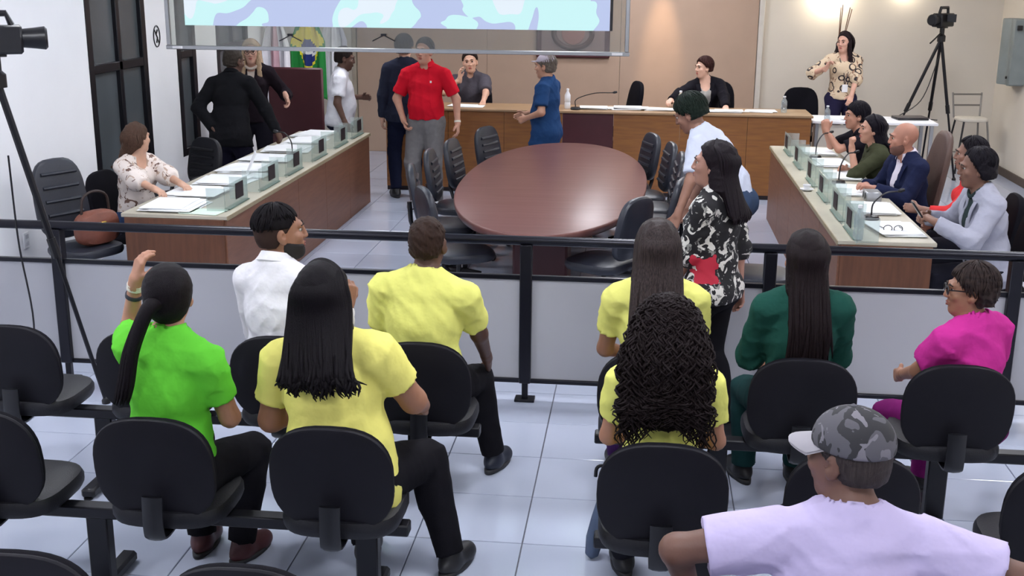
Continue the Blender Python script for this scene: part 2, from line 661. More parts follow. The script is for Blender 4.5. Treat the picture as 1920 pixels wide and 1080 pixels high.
for k, y in enumerate((8.3, 8.85, 9.4, 10.0, 10.6, 11.2, 11.8, 12.3)):
    sheets(-3.44, y, .771, 5, k, 'white papers on the left desk, pile %s from the audience' % ['first', 'second', 'third', 'fourth', 'fifth', 'sixth', 'seventh', 'eighth'][k], .08, size=(.32, .42))
sheets(-3.12, 8.14, .771, 1, 55, 'pale green sheets at the near corner of the left desk', .05, paper2_m, (.3, .2))
for k, y in enumerate((8.25, 9.0, 9.75, 10.5, 11.2, 11.9)):
    sheets(1.79, y, .771, 4, 20 + k, 'white papers on the right desk, pile %s from the audience' % ['first', 'second', 'third', 'fourth', 'fifth', 'sixth'][k], .03, size=(.28, .44))
op = thing('open_folder', 'white folder standing open on the left desk before the man in the black suit', 'folder', (-3.3, 9.68, .774))
B((0, 0, .11), (.008, .2, .22), .002, R3(ry=24, rz=20)).build('cover', paper_m, op)
B((.06, 0, .012), (.16, .22, .012), .003).build('pages', paper_m, op)


def microphone(x, y, z, rz, label, h=.3, reach=.14):
    t = thing('desk_microphone', label, 'microphone', (x, y, z), rz)
    MB().lathe([(.055, 0), (.06, .01), (.05, .03), (.02, .035)], n=16).build('base', plastic_m, t)
    MB().tube(spline([(0, 0, .03), (0, .01, h * .6), (0, reach * .5, h * .95), (0, reach, h)], 14), .006, 6).build('gooseneck', plastic_m, t)
    MB().tube([(0, reach, h), (0, reach + .02, h + .004), (0, reach + .05, h + .01)], [.009, .015, .011], 10).build('capsule', plastic_m, t)


microphone(-3.3, 10.9, .771, 80, 'black gooseneck microphone on the left desk', .22)
microphone(1.70, 8.63, .771, -70, 'black gooseneck microphone on the right desk near the grey blazer', .2, .2)
microphone(1.70, 10.13, .771, -60, 'black gooseneck microphone on the right desk before the bald man', .26)
microphone(1.70, 11.55, .771, -60, 'black gooseneck microphone on the right desk before the man with clasped hands', .24)


def bottle(x, y, z, label, h=.2, m=None, s=1):
    t = thing('water_bottle', label, 'bottle', (x, y, z), group='water bottles')
    MB().lathe([(.030, 0), (.034, .01), (.034, h * .3), (.030, h * .34), (.034, h * .38), (.034, h * .7), (.013, h * .9), (.013, h * .95)], n=16).build('bottle_body', m or water_m, t)
    MB().lathe([(.016, h * .95), (.016, h * 1.03), (.013, h * 1.04)], n=14).build('cap', white_m, t)


q = pz(1608, 450, .77)
bottle(q[0], q[1], .771, 'clear water bottle on the near corner of the right desk', .23)
gl_ = thing('eyeglasses', 'dark framed eyeglasses lying on the right desk beside the water bottle', 'eyeglasses', (1.76, 8.15, .797))
for s_ in (-1, 1):
    MB().tube(np.stack([s_ * .035 + .028 * np.cos(a_), a_ * 0, .022 * np.sin(a_) + .01], 1), .003, 5).build('rim', plastic_m, gl_)
    MB().tube([(s_ * .063, 0, .012), (s_ * .066, .12, .0)], .003, 5).build('temple', plastic_m, gl_)
cup = thing('coffee_saucer', 'small white saucer on the front edge of the right desk', 'saucer', (1.385, 9.75, .771))
MB().lathe([(.03, 0), (.055, .012), (.057, .016), (.03, .008)], n=20).build('saucer', white_m, cup)
MB().lathe([(.02, .01), (.034, .05), (.03, .05), (.018, .014)], n=16).build('cup', white_m, cup)
lt = thing('camera_device', 'small grey device with two dark lenses on the right desk before the navy suit', 'device', (1.84, 9.38, .771))
B((0, 0, .04), (.12, .17, .08), .008).build('case', silver_m, lt)
for e in (-.04, .04):
    MB().at((-.06, e, .045), R3(ry=90)).lathe([(.025, -.004), (.025, .004), (.018, .008)], n=14).build('lens', plastic_m, lt)

# ---------------------------------------------------------------- dais
dx0, dx1 = -2.93, 1.9
ds = thing('dais_counter', 'long wooden dais counter across the back with dark maroon centre panel', 'counter', (0, DY, 0))
seg = [dx0, -2.2, -1.55, -.88, -.3, .45, 1.2, dx1]
for k, (a, b) in enumerate(zip(seg[:-1], seg[1:])):
    B(((a + b) / 2, .02, .50), (b - a - .004, .04, .90), .002).build('front_panel', maroon_m if k == 3 else wood_m, ds, smooth=False)
B(((dx0 + dx1) / 2, .04, .03), (dx1 - dx0, .03, .06)).build('plinth', M('dark_plinth', '2A1D20', .6), ds, smooth=False)
B(((dx0 + dx1) / 2, .3, .955), (dx1 - dx0 + .03, .66, .025), .004).build('worktop', M('dais_top', '9A7C5C', .45, var=.08), ds)
for xx in (dx0 + .015, dx1 - .015):
    B((xx, .32, .475), (.03, .56, .95), .002).build('end_panel', wood_m, ds, smooth=False)
tag(B(((dx0 + 3.4) / 2, DY + 1.75, .1), (3.4 - dx0, 2.2, .2), .004).build('floor_platform', woodend_m), 'low brown platform behind the dais', 'platform', kind='structure')
for i, (x, y, n_) in enumerate(((-2.02, 13.62, 2), (-.50, 13.66, 4), (-.13, 13.66, 5), (.23, 13.66, 3), (.95, 13.62, 3), (1.35, 13.7, 2))):
    sheets(x, y, .968, n_, 70 + i, ['white notes before the laughing man at the dais', 'white papers on the dais beside the blue shirt man', 'thick pile of white papers at the dais centre', 'loose white sheets on the dais by the empty chair', 'white sheets before the woman in the dark blazer', 'white sheet at the right end of the dais'][i], .06, size=(.32, .22))
microphone(-1.15, 13.62, .968, 0, 'black microphone on the dais left of the blue shirt man', .22, -.1)
microphone(-.74, 13.52, .968, -90, 'black microphone with long horizontal neck on the dais', .2, .42)
bottle(-.84, 13.62, .968, 'white capped bottle on the dais behind the blue shirt man', .22, white_m)
bottle(.45, 13.62, .968, 'pale bottle on the dais beside the stretched arm', .22, M('milky_bottle', 'E6D9C2', .4))
bottle(1.62, 13.66, .968, 'clear bottle at the right end of the dais', .18)
bottle(2.12, 13.75, .871, 'clear glass on the side table before the interpreter', .17)

# maroon partition, emblem, flags behind
pb = thing('partition_panel', 'upright maroon wooden partition between suited man and white T-shirt man', 'partition', (-4.02, 13.52, 0))
B((0, 0, .70), (.66, .05, 1.38), .02).build('board', maroon_m, pb)
for e in (-.28, .28):
    B((e, 0, .02), (.05, .3, .04), .006).build('foot', maroon_m, pb)
em = thing('wall_emblem', 'dark framed emblem on the tan wall behind the screen', 'emblem', (py(1075, 60, YB - .06)[0], YB - .065, py(1075, 60, YB)[2] - .03))
B((0, 0, 0), (1.0, .05, .62), .01).build('frame', maroon_m, em)
B((0, -.028, 0), (.86, .008, .5)).build('backing', M('emblem_backing', '8A7370', .7), em, smooth=False)
MB().tube(np.stack([.26 * np.cos(a_), a_ * 0 - .04, .2 * np.sin(a_) + .02], 1), .035, 8).build('wreath', M('emblem_wreath', '4A2B24', .6), em)
MB().at((0, -.035, .02), R3(rx=90)).lathe([(.16, 0), (.15, .012), (.02, .02)], n=24).build('disc', M('emblem_disc', '9A6A60', .6), em)


def flag(x, y, label, cols, w=.34, top=1.95):
    t = thing('flag', label, 'flag', (x, y, 0), group='flags on poles by the back wall')
    MB().tube([(0, 0, .03), (0, 0, top + .15)], .014, 10).build('pole', M('flag_pole_wood', '6B4A35', .5), t)
    MB().lathe([(.02, top + .15), (.028, top + .18), (.01, top + .25)], n=12).build('finial', M('brass', 'B39243', .3, metal=1), t)
    MB().lathe([(.16, 0), (.16, .02), (.05, .04), (.025, .09)], n=20).build('base', black_m, t)
    nu, nv = 28, 30
    vs, fs, mi = [], [], []
    for i in range(nv + 1):
        zz = top - 1.15 * i / nv
        wd = w * (.35 + .65 * min(1, i / 10))
        for j in range(nu + 1):
            u = j / nu
            vs.append((-.5 * wd + wd * u, -.05 - .035 * math.sin(u * 15 + i * .05) - .02 * math.sin(u * 31), zz + .04 * math.sin(u * 9)))
    for i in range(nv):
        for j in range(nu):
            a = i * (nu + 1) + j
            fs.append((a, a + 1, a + nu + 2, a + nu + 1))
            mi.append(cols[1]((j + .5) / nu, (i + .5) / nv))
    mb = MB()
    mb.v, mb.f, mb.mi = vs, fs, mi
    o = mb.build('cloth', cols[0], t)
    so_ = o.modifiers.new('thick', 'SOLIDIFY')
    so_.thickness = .006


gm, ym, bm_, wm = M('flag_green', '1E8A3C', .8), M('flag_yellow', 'F2E23A', .8), M('flag_blue', '20307A', .8), M('flag_white', 'E9E9EE', .8)


def brazil(u, v):
    u = abs(u - .5) * 2
    d = u * .62 + abs(v - .33) * 1.9
    if (u * .55) ** 2 + ((v - .42) * 1.4) ** 2 < .05:
        return 2 if abs(v - .42 - .05 * u) > .018 else 3
    return 1 if d < .62 else 0


for (xx, yy_, lab, cl, w) in ((py(580, 100, 15.4)[0], 15.4, 'green, yellow and blue flag hanging by the back wall', ([gm, ym, bm_, wm], brazil), .46),
                              (py(628, 100, 15.6)[0], 15.6, 'white flag hanging right of the green and yellow flag', ([wm, M('flag_grey', 'B9BACB', .8)], lambda u, v: 0 if u < .8 else 1), .36),
                              (-4.5, 14.4, 'pinkish white flag hanging left of the green and yellow flag', ([wm, M('flag_pink', 'C9A3AB', .8)], lambda u, v: 1 if .3 < u < .6 else 0), .34)):
    flag(xx, yy_, lab, cl, w)

# ---------------------------------------------------------------- hanging screen
SY = 10.2
a, b = py(318, 92, SY), py(1175, 98, SY)
c0, c1 = py(348, 50, SY), py(1143, 55, SY)
sz = (a[2] + b[2]) / 2
sc = thing('projection_screen', 'large hanging screen with pale blue picture inside an aluminium frame', 'screen', ((a[0] + b[0]) / 2, SY, sz))
w = b[0] - a[0]
hh = ZC - sz - .08
B((0, 0, 0), (w + .05, .03, .035), .004).build('bottom_bar', silver_m, sc)
B((0, 0, hh), (w + .05, .03, .035), .004).build('top_bar', silver_m, sc)
for e in (-1, 1):
    B((e * w / 2, 0, hh / 2), (.035, .03, hh - .036), .004).build('side_bar', silver_m, sc)
    MB().tube([(e * w * .35, 0, hh), (e * w * .35, 0, hh + .08)], .006, 6).build('hanger', silver_m, sc)
    B((e * (w / 2 - .08) , -.018, .0), (.09, .006, .02), .001).build('clip', white_m, sc)
B((0, .008, hh / 2), (w - .036, .006, hh - .036)).build('glass_pane', pane_m, sc, smooth=False)
scm = bpy.data.materials.new('screen_picture')
scm.use_nodes = True
nt = scm.node_tree
bs = nt.nodes['Principled BSDF']
tc = nt.nodes.new('ShaderNodeTexCoord')
mp = nt.nodes.new('ShaderNodeMapping')
mp.inputs['Scale'].default_value = (1.0, 1, .9)
mp.inputs['Location'].default_value = (.35, 0, 4.2)
nt.links.new(tc.outputs['Object'], mp.inputs[0])
nz = nt.nodes.new('ShaderNodeTexNoise')
nz.inputs['Scale'].default_value = 1.9
nz.inputs['Detail'].default_value = 1.5
nz.inputs['Distortion'].default_value = .6
nt.links.new(mp.outputs[0], nz.inputs[0])
cr = nt.nodes.new('ShaderNodeValToRGB')
cr.color_ramp.interpolation = 'CONSTANT'
e = cr.color_ramp.elements
e[0].position, e[0].color = .0, lin('B0BCDF')
e[1].position, e[1].color = .60, lin('D9E4EE')
k_ = e.new(.50)
k_.color = lin('BFE8EA')
nt.links.new(nz.outputs['Fac'], cr.inputs[0])
nt.links.new(cr.outputs[0], bs.inputs['Emission Color'])
bs.inputs['Base Color'].default_value = (.02, .02, .02, 1)
bs.inputs['Emission Strength'].default_value = .72
bs.inputs['Roughness'].default_value = .7
cz = (c0[2] + c1[2]) / 2 - sz
ccx = (c0[0] + c1[0]) / 2 - (a[0] + b[0]) / 2
B((ccx, -.006, (cz + hh - .02) / 2), (c1[0] - c0[0], .008, hh - .02 - cz)).build('picture', scm, sc, smooth=False)
B((ccx + (c1[0] - c0[0]) / 2 + .014, -.006, (cz + hh - .02) / 2), (.022, .008, hh - .02 - cz)).build('picture_border', plastic_m, sc, smooth=False)
for xx in (545, 720):
    q = py(xx, 66, SY)
    mbx = MB().tube([(-.1, -.012, -.05), (0, -.012, .0), (.1, -.012, -.05)], .005, 6).box((0, -.014, .004), (.05, .012, .02), .002)
    mbx.build('hook', black_m, sc, (q[0] - sc.location[0], 0, q[2] - sz))

# ---------------------------------------------------------------- oval table
tb = thing('oval_table', 'large oval mahogany meeting table in the middle of the chamber', 'table', (-.72, 10.1, 0))
ta, tbb = .80, 2.27
mb = MB()
prof = [(-.05, .968), (-.045, .985), (-.02, .995), (0, 1.0), (.012, .998), (.016, .99)]
n = 96
vs = []
for (z, k) in prof:
    for j in range(n):
        w_ = 2 * math.pi * j / n
        vs.append((ta * k * math.copysign(abs(math.cos(w_)) ** .93, math.cos(w_)), tbb * k * math.copysign(abs(math.sin(w_)) ** .93, math.sin(w_)), .735 + z))
fs = [(i * n + j, i * n + (j + 1) % n, (i + 1) * n + (j + 1) % n, (i + 1) * n + j) for i in range(len(prof) - 1) for j in range(n)]
fs += [tuple(reversed(range(n))), tuple((len(prof) - 1) * n + j for j in range(n))]
MB().add(vs, fs).build('table_top', mahog_m, tb, ang=60)
for yy in (-1.2, 1.2):
    B((0, yy, .36), (.42, .5, .66), .02).build('pedestal', maroon_m, tb)
    B((0, yy, .02), (.6, .8, .04), .01).build('foot', maroon_m, tb)
B((0, 0, .3), (.05, 1.9, .3), .01).build('stretcher', maroon_m, tb)


# ---------------------------------------------------------------- office chairs
def office_chair(label, kind='ribbed', arms=False, high=0.0, bm=None, group=None, dz=0.0):
    t = thing('office_chair', label, 'chair', group=group)
    bm = bm or leatherb_m
    MB().pad(.47, .46, .075, 3.5, n=28, c=(0, .02, .475 + dz), T=R3(rx=90)).build('seat', bm, t)
    bk = MB().pad(.44, .46 + high, .06, 3.2, n=28, curve=-0.0, taper=.12, c=(0, -.235, .76 + dz + high / 2), T=R3(rx=10)).build('backrest', bm, t)
    if kind == 'ribbed':
        for i in range(5):
            f_ = i / 4
            z = .62 + (.26 + high) * f_
            y = -.235 + .034 + (z - .76 - high / 2) * -math.tan(math.radians(10))
            MB().tube([(-.15, y, z), (0, y + .004, z), (.15, y, z)], .014, 8).build('rib', bm, bk)
    MB().tube([(0, -.1, .42 + dz), (0, -.25, .43 + dz), (0, -.275, .52 + dz), (0, -.285, .68 + dz)], .02, 8, flat=1.0).build('back_bar', plastic_m, t)
    MB().lathe([(.03, .1), (.03, .28), (.018, .28), (.018, .43 + dz)], n=14).build('gas_column', plastic_m, t)
    for i in range(5):
        a = 2 * math.pi * i / 5 + .3
        lg = MB().tube([(0, 0, .11), (.16 * math.cos(a), .16 * math.sin(a), .10), (.3 * math.cos(a), .3 * math.sin(a), .075)], [.03, .024, .018], 8).build('base_leg', plastic_m, t)
        MB().at((.3 * math.cos(a), .3 * math.sin(a), .03), R3(rz=math.degrees(a)) @ R3(rx=90)).lathe([(.012, -.022), (.03, -.02), (.03, .02), (.012, .022)], n=12).build('caster', plastic_m, lg)
    if arms:
        for s_ in (-1, 1):
            MB().tube(spline([(s_ * .2, -.05, .45), (s_ * .29, -.06, .47), (s_ * .3, -.1, .62), (s_ * .3, .0, .68), (s_ * .3, .16, .67), (s_ * .29, .2, .6), (s_ * .27, .14, .46)], 22), .018, 8).build('armrest', plastic_m, t)
    return t


proto = office_chair('x', group='chairs around the oval table')
tch = [(-1.50, 11.62, 'left side of the oval table, farthest chair'), (-1.68, 10.75, 'left side of the oval table, second farthest chair'),
       (-1.76, 10.1, 'left side of the oval table, middle chair'), (-1.76, 9.3, 'left side of the oval table, second nearest chair'), (-1.50, 8.38, 'left side of the oval table, nearest chair'),
       (.08, 11.42, 'right side of the oval table, farthest chair'), (.24, 10.85, 'right side of the oval table, second farthest chair'), (.31, 10.27, 'right side of the oval table, third farthest chair'),
       (.32, 9.7, 'right side of the oval table, third nearest chair'), (.28, 9.0, 'right side of the oval table, second nearest chair'), (-.02, 8.22, 'right side of the oval table, nearest chair')]
for i, (x, y, lab) in enumerate(tch):
    o = proto if i == 0 else copy_tree(proto)
    left = x < -.7
    # chair faces local +y ; want it to face the table
    dirx, diry = (-.72 - x), (10.1 - y) * .22
    rz = math.degrees(math.atan2(diry, dirx)) - 90
    o.location = (x + (.2 if left else -.2), y, 0)
    o.rotation_euler = (0, 0, math.radians(rz))
    o['label'] = 'blue black ribbed chair, ' + lab
o = copy_tree(proto)
o.location, o.rotation_euler = (.82, 8.0, 0), (0, 0, math.radians(-95))
o['label'] = 'dark office chair standing behind the walking woman in the floral blouse'
ch = office_chair('empty high backed black ribbed chair at the left wall with a bag on it', 'ribbed', False, .14, leatherb_m)
ch.location, ch.rotation_euler = (-4.08, 8.12, 0), (0, 0, math.radians(-118))
ch = office_chair('black office chair under the seated woman in the cream blouse', 'plain', False, 0, fabric_m, dz=-.08)
ch.location, ch.rotation_euler = (-4.08, 8.98, 0), (0, 0, math.radians(-100))
ch = office_chair('black office chair with looped arms beside the suited man', 'ribbed', True, 0, leather_m)
ch.location, ch.rotation_euler = (-4.12, 10.25, 0), (0, 0, math.radians(150))
for (x, y, rz, lab, hg, m) in ((-2.08, 14.55, 180, 'black chair under the laughing man at the dais', .05, fabric_m), (-.3, 14.55, 110, 'empty tall black chair turned sideways behind the dais', .1, fabric_m),
                               (.9, 14.62, 172, 'black chair under the woman in the dark blazer', .1, fabric_m), (1.93, 14.5, 178, 'empty black chair beside the standing interpreter', .05, fabric_m)):
    ch = office_chair(lab, 'plain', False, hg, m, dz=-.08)
    ch.location, ch.rotation_euler = (x, y, .2), (0, 0, math.radians(rz))
for (x, y, rz, lab, hg, m) in ((2.27, 11.75, 90, 'black chair under the man with clasped hands', 0, fabric_m), (2.18, 10.6, 90, 'black chair under the woman in the olive top', 0, fabric_m), (2.20, 9.93, 95, 'brown leather chair behind the bald man', .36, brownl_m),
                               (2.58, 9.1, 88, 'black chair under the woman in red', 0, fabric_m), (2.47, 8.25, 92, 'black chair under the person in the grey blazer', .05, fabric_m)):
    ch = office_chair(lab, 'plain', False, hg, m, dz=-.08)
    ch.location, ch.rotation_euler = (x, y, 0), (0, 0, math.radians(rz))
bg = thing('handbag', 'brown leather handbag lying on the empty ribbed chair', 'bag', (-3.96, 8.1, .515), -118)
MB().pad(.36, .26, .16, 3.0, n=28, c=(0, 0, .13)).build('bag_body', M('red_brown_leather', '7A4636', .5, var=.15, bump=.2, bscale=80), bg)
MB().tube(spline([(-.12, .0, .24), (-.1, 0, .36), (0, 0, .4), (.1, 0, .36), (.12, 0, .24)], 18), .010, 8).build('strap', M('dark_strap', '2A1A16', .5), bg)
B((0, .086, .16), (.05, .02, .05), .006).build('clasp', M('brass', 'B39243', .3), bg)


# ---------------------------------------------------------------- audience beam seating
def beam_row(label, y, xs, legs):
    t = thing('beam_seating', label, 'seating', (0, y, 0))
    a, b = min(xs) - .25, max(xs) + .25
    B(((a + b) / 2, .2, .36), (b - a, .07, .05), .006).build('beam', black_m, t)
    for x in legs:
        lg = B((x, .2, .19), (.09, .06, .30), .006).build('leg', black_m, t)
        MB().box((x, .2, .03), (.07, .5, .05), .012).build('foot', black_m, lg)
        for e in (-.24, .24):
            MB().lathe([(.022, 0), (.022, .006), (.012, .008)], (x, .2 + e, 0), 10).build('glide', plastic_m, lg)
    for x in xs:
        MB().pad(.47, .45, .085, 3.4, n=32, c=(x, .2, .440), T=R3(rx=90)).build('seat', leather_m, t)
        B((x, .2, .395), (.2, .24, .05), .01).build('seat_bracket', plastic_m, t)
        bk = MB().pad(.47, .43, .05, 2.7, n=40, c=(x, .0, .655), T=R3(rx=8)).build('backrest', fabric_m, t)
        MB().pad(.478, .438, .022, 2.7, n=40, edge=.45, c=(x, -.018, .653), T=R3(rx=8)).build('back_shell', shell_m, bk)
        MB().tube(spline([(x, .12, .385), (x, -.03, .38), (x, -.065, .42), (x, -.06, .56)], 12), .042, 10, flat=.3, up=(0, 1, .2)).build('back_bracket', plastic_m, t)


R1, R2, R3Y = 5.03, 3.98, 2.93
beam_row('front row of black audience seats left of the aisle', R1, [-2.93, -2.27, -1.62, -.96], [-2.6, -1.3])
beam_row('second row of black audience seats left of the aisle', R2, [-2.48, -1.79, -1.10], [-2.14, -1.02])
beam_row('third row of black audience seats left of the aisle, only its top edges showing', R3Y, [-2.4, -1.75, -1.08], [-2.0, -1.3])
beam_row('front row of black audience seats right of the aisle', R1, [.09, .76, 1.43, 2.1], [.42, 1.43])
beam_row('second row of black audience seats right of the aisle', R2, [.13, .80, 1.56], [.30, 1.2])
beam_row('third row of black audience seats with the man in the cap', 2.70, [-.06, .60, 1.26], [.27, .95])
ub = thing('umbrella', 'folded blue grey umbrella hanging beside the curly haired woman', 'umbrella', tuple(pz(1108, 1046, .0)))
MB().lathe([(.008, 0), (.03, .02), (.04, .1), (.034, .2), (.018, .34), (.01, .36)], n=14).build('folded_canopy', M('umbrella_cloth', '51607A', .7, var=.15), ub).rotation_euler = (0, math.radians(9), 0)
MB().tube(spline([(.055, 0, .35), (.06, 0, .40), (.04, 0, .44), (.015, 0, .43), (.01, 0, .39)], 14), .008, 8).build('handle', plastic_m, ub)

# ---------------------------------------------------------------- tripods, side table, stool, speaker, plants, lamps
def tripod(apex, feet, label, rz):
    t = thing('camera_tripod', label, 'tripod', (apex[0], apex[1], 0))
    ax = np.array([0, 0, apex[2]])
    for (fx, fy) in feet:
        f_ = np.array([fx, fy, 0.02])
        mid = ax + (f_ - ax) * .5
        lg = MB().tube([ax, mid], .02, 8).build('leg', black_m, t)
        MB().tube([mid, f_], .013, 8).build('lower_leg', black_m, lg)
        MB().tube([mid - (f_ - ax) * .03, mid + (f_ - ax) * .03], .026, 8).build('leg_clamp', plastic_m, lg)
        MB().lathe([(.025, -.02), (.025, .0), (.012, .02)], tuple(f_), 10).build('rubber_foot', plastic_m, lg)
    MB().lathe([(.05, -.04), (.05, .03), (.03, .05), (.03, .12)], tuple(ax), 14).build('head', plastic_m, t)
    MB().tube([ax + np.array([0, 0, .08]), ax + R3(rz=rz) @ np.array([.05, .26, -.05])], .010, 8).build('pan_handle', plastic_m, t)
    return t


def video_camera(loc, rz, label, s=1.0):
    t = thing('video_camera', label, 'video camera', loc, rz)
    B((0, 0, .07 * s), (.10 * s, .24 * s, .12 * s), .012).build('camera_body', plastic_m, t)
    MB().at((0, .12 * s, .075 * s), R3(rx=-90)).lathe([(.04 * s, 0), (.045 * s, .05 * s), (.05 * s, .09 * s), (.04 * s, .10 * s)], n=18).build('lens_barrel', plastic_m, t)
    MB().tube([(0, -.08 * s, .13 * s), (0, -.07 * s, .18 * s), (0, .06 * s, .18 * s), (0, .08 * s, .13 * s)], .014 * s, 8).build('carry_handle', plastic_m, t)
    B((-.09 * s, .02 * s, .09 * s), (.08 * s, .012 * s, .07 * s), .004, R3(rz=15)).build('viewfinder', plastic_m, t)
    B((0, 0, .004), (.06 * s, .1 * s, .012), .002).build('plate', plastic_m, t)


ap = py(1765, 72, 15.2)
f1 = pz(1788, 338)
tripod((ap[0], ap[1], ap[2]), ((f1[0] - ap[0], f1[1] - ap[1]), (-.62, .15), (.05, .62)), 'black camera tripod standing at the right of the back wall', 150)
video_camera((ap[0], ap[1], ap[2] + .125), 140, 'black video camera on the tripod by the back wall', 1.35)
cabm = MB().tube(spline([(0, 0, ap[2] - .2), (-.18, -.05, ap[2] - .75), (-.52, -.1, ap[2] - 1.0), (-.5, -.1, ap[2] - 1.12), (-.1, -.05, ap[2] - 1.0), (.05, 0, ap[2] - 1.0)], 40), .006, 6)
tag(cabm.build('camera_cable', plastic_m, None, (ap[0], ap[1], 0)), 'black cable looping down the tripod by the back wall', 'cable')
apl = py(-6, 150, 6.05)
fl_ = pz(183, 668)
tripod((apl[0], apl[1], apl[2]), ((.36, .2), (-.55, .12), (-.2, -.6)), 'black camera tripod in front of the railing at the left edge', 60)
video_camera((apl[0], apl[1], apl[2] + .125), -62, 'black video camera on the tripod at the left edge', 1.25)
tag(MB().tube(spline([(apl[0] + .02, apl[1], 1.5), (apl[0] + .0, apl[1] + .05, 1.0), (apl[0] + .04, apl[1] + .05, .5), (apl[0] - .02, apl[1], .02)], 24), .006, 6).build('camera_cable', plastic_m), 'black cable hanging from the camera at the left edge', 'cable')

t = thing('side_table', 'white topped side table between the dais and the right wall', 'table', (2.66, 14.05, 0))
B((0, 0, .855), (1.4, .6, .03), .005).build('table_top', white_m, t)
B((-.1, -.2, .42), (1.15, .03, .8), .003).build('front_board', cream_m, t, smooth=False)
for sx in (-.64, .64):
    for sy in (-.25, .25):
        B((sx, sy, .42), (.04, .04, .84), .003).build('leg', silver_m, t)
t = thing('laptop', 'closed dark laptop on the white side table', 'laptop', (3.12, 14.12, .871), 8)
B((0, 0, .010), (.36, .24, .018), .004).build('base', plastic_m, t)
B((0, 0, .026), (.36, .24, .010), .004).build('lid', M('grey_lid', '3A3438', .4), t)
sheets(2.35, 14.0, .871, 3, 91, 'loose papers on the white side table before the interpreter', .08)
sheets(2.66, 14.0, .871, 3, 92, 'white cloth-like papers on the side table behind the seated man', .1)
sto = thing('bar_stool', 'metal bar stool with pale seat and low back by the right wall', 'stool', (4.25, 15.75, 0), 8)
wire_m = M('stool_grey_metal', '8B8782', .45, metal=.6)
MB().pad(.38, .36, .05, 3.5, n=24, c=(0, 0, .70), T=R3(rx=90)).build('seat', M('stool_seat', 'D8D2C6', .6), sto)
for sx in (-1, 1):
    for sy in (-1, 1):
        MB().tube([(sx * .15, sy * .14, .68), (sx * .23, sy * .21, .02)], .013, 8).build('leg', plastic_m if sx < 0 else wire_m, sto)
    MB().tube([(sx * .17, .15, .70), (sx * .19, .21, 1.02)], .012, 8).build('back_post', wire_m, sto)
for z in (.86, 1.0):
    MB().tube([(-.185, .19, z), (.185, .19, z)], .011, 8).build('back_rail', wire_m, sto)
for sy in (-1, 1):
    MB().tube([(-.2, sy * .19, .25), (.2, sy * .19, .25)], .010, 8).build('footrest', wire_m, sto)
sp = pX(1897, 97, XR - .12)
spk = thing('wall_speaker', 'grey wall loudspeaker with curved front high on the right wall', 'loudspeaker', tuple(sp))
vs = []
nn = 16
for z in (-.40, -.385, .385, .40):
    k = .95 if abs(z) > .39 else 1
    for j in range(nn + 1):
        u = -1 + 2 * j / nn
        vs.append((-.10 * k * math.cos(u * 1.2) - .03 * math.sin(u * 5), .26 * u * k, z))
    vs += [(.11, .26 * k, z), (.11, -.26 * k, z)]
m_ = nn + 3
fs = [(i * m_ + j, i * m_ + (j + 1) % m_, (i + 1) * m_ + (j + 1) % m_, (i + 1) * m_ + j) for i in range(3) for j in range(m_)] + [tuple(reversed(range(m_))), tuple(3 * m_ + j for j in range(m_))]
MB().add(vs, fs).build('cabinet', M('grey_speaker', '7E8686', .6), spk)
B((-.02, -.29, .3), (.06, .04, .06), .006).build('bracket', plastic_m, spk)
B((-.10, -.22, -.30), (.02, .03, .03), .004).build('badge', plastic_m, spk)
# wall lamps
for (x, y, lab, s_) in ((1560, -12, 'glowing wall lamp above the interpreter', 1.0), (1702, -22, 'glowing wall lamp above the camera tripod', .5)):
    q = py(x, y, YB - .13)
    t = thing('wall_lamp', lab, 'wall lamp', tuple(q))
    MB().lathe([(.012 * s_, -.10 * s_), (.06 * s_, -.085 * s_), (.095 * s_, -.04 * s_), (.105 * s_, .0), (.095 * s_, .04 * s_), (.06 * s_, .085 * s_), (.012 * s_, .10 * s_)], n=20).build('globe', M('warm_globe_%g' % s_, 'FFF3DC', .5, var=0, emit=30.0), t)
    B((0, .095, 0), (.06, .06, .06), .004).build('wall_mount', white_m, t)
va = thing('branch_vase', 'tall vase of dry branches behind the interpreter', 'vase', (py(1578, 60, 16.0)[0], 16.0, .0))
MB().lathe([(.10, 0), (.13, .15), (.09, .5), (.06, .75), (.075, .85), (.065, .85), (.04, .7)], n=20).build('vase', M('brown_vase', '6B5240', .5), va)
for k in range(5):
    r_ = random.Random(k)
    dx = r_.uniform(-.06, .06)
    MB().tube(spline([(0, 0, .7), (dx * .4, r_.uniform(-.04, .04), 1.2), (dx * .6, .02, 1.6), (dx * 1.3 + .03, r_.uniform(-.05, .05), 2.05 + .1 * r_.random())], 14), [.009] * 8 + [.006] * 6, 6).build('branch', M('dry_branch', '7A5A44', .8), va)
# warm ceiling spot that washes the tan wall
spx = py(1238, 110, YB)[0]
t = thing('ceiling_spot', 'small warm ceiling spotlight near the tan wall', 'spotlight', (spx, YB - .55, ZC))
MB().lathe([(.05, -.10), (.055, -.02), (.05, 0)], n=16).build('housing', white_m, t)
sl = bpy.data.lights.new('spot_lamp', 'SPOT')
sl.energy = SPOT_WARM
sl.color = (1.0, .72, .45)
sl.spot_size = math.radians(22)
sl.spot_blend = .9
sl.shadow_soft_size = .04
lo = link('spot_lamp', sl, t, (0, 0, -.12))
lo.rotation_euler = (math.radians(15.5), 0, 0)
# ---------------------------------------------------------------- people: smooth-blended solids turned into one skin each
def unit(v):
    v = np.array(v, float)
    return v / (np.linalg.norm(v) + 1e-12)


def cone(a, b, ra, rb, k=.03):
    return ('c', np.array(a, float), np.array(b, float), ra, rb, k)


def fcone(a, b, ra, rb, k=.012):
    return ('f', np.array(a, float), np.array(b, float), ra, rb, k)


def ell(c, r, T=None, k=.03):
    return ('e', np.array(c, float), np.array(r, float), np.eye(3) if T is None else np.array(T), k)


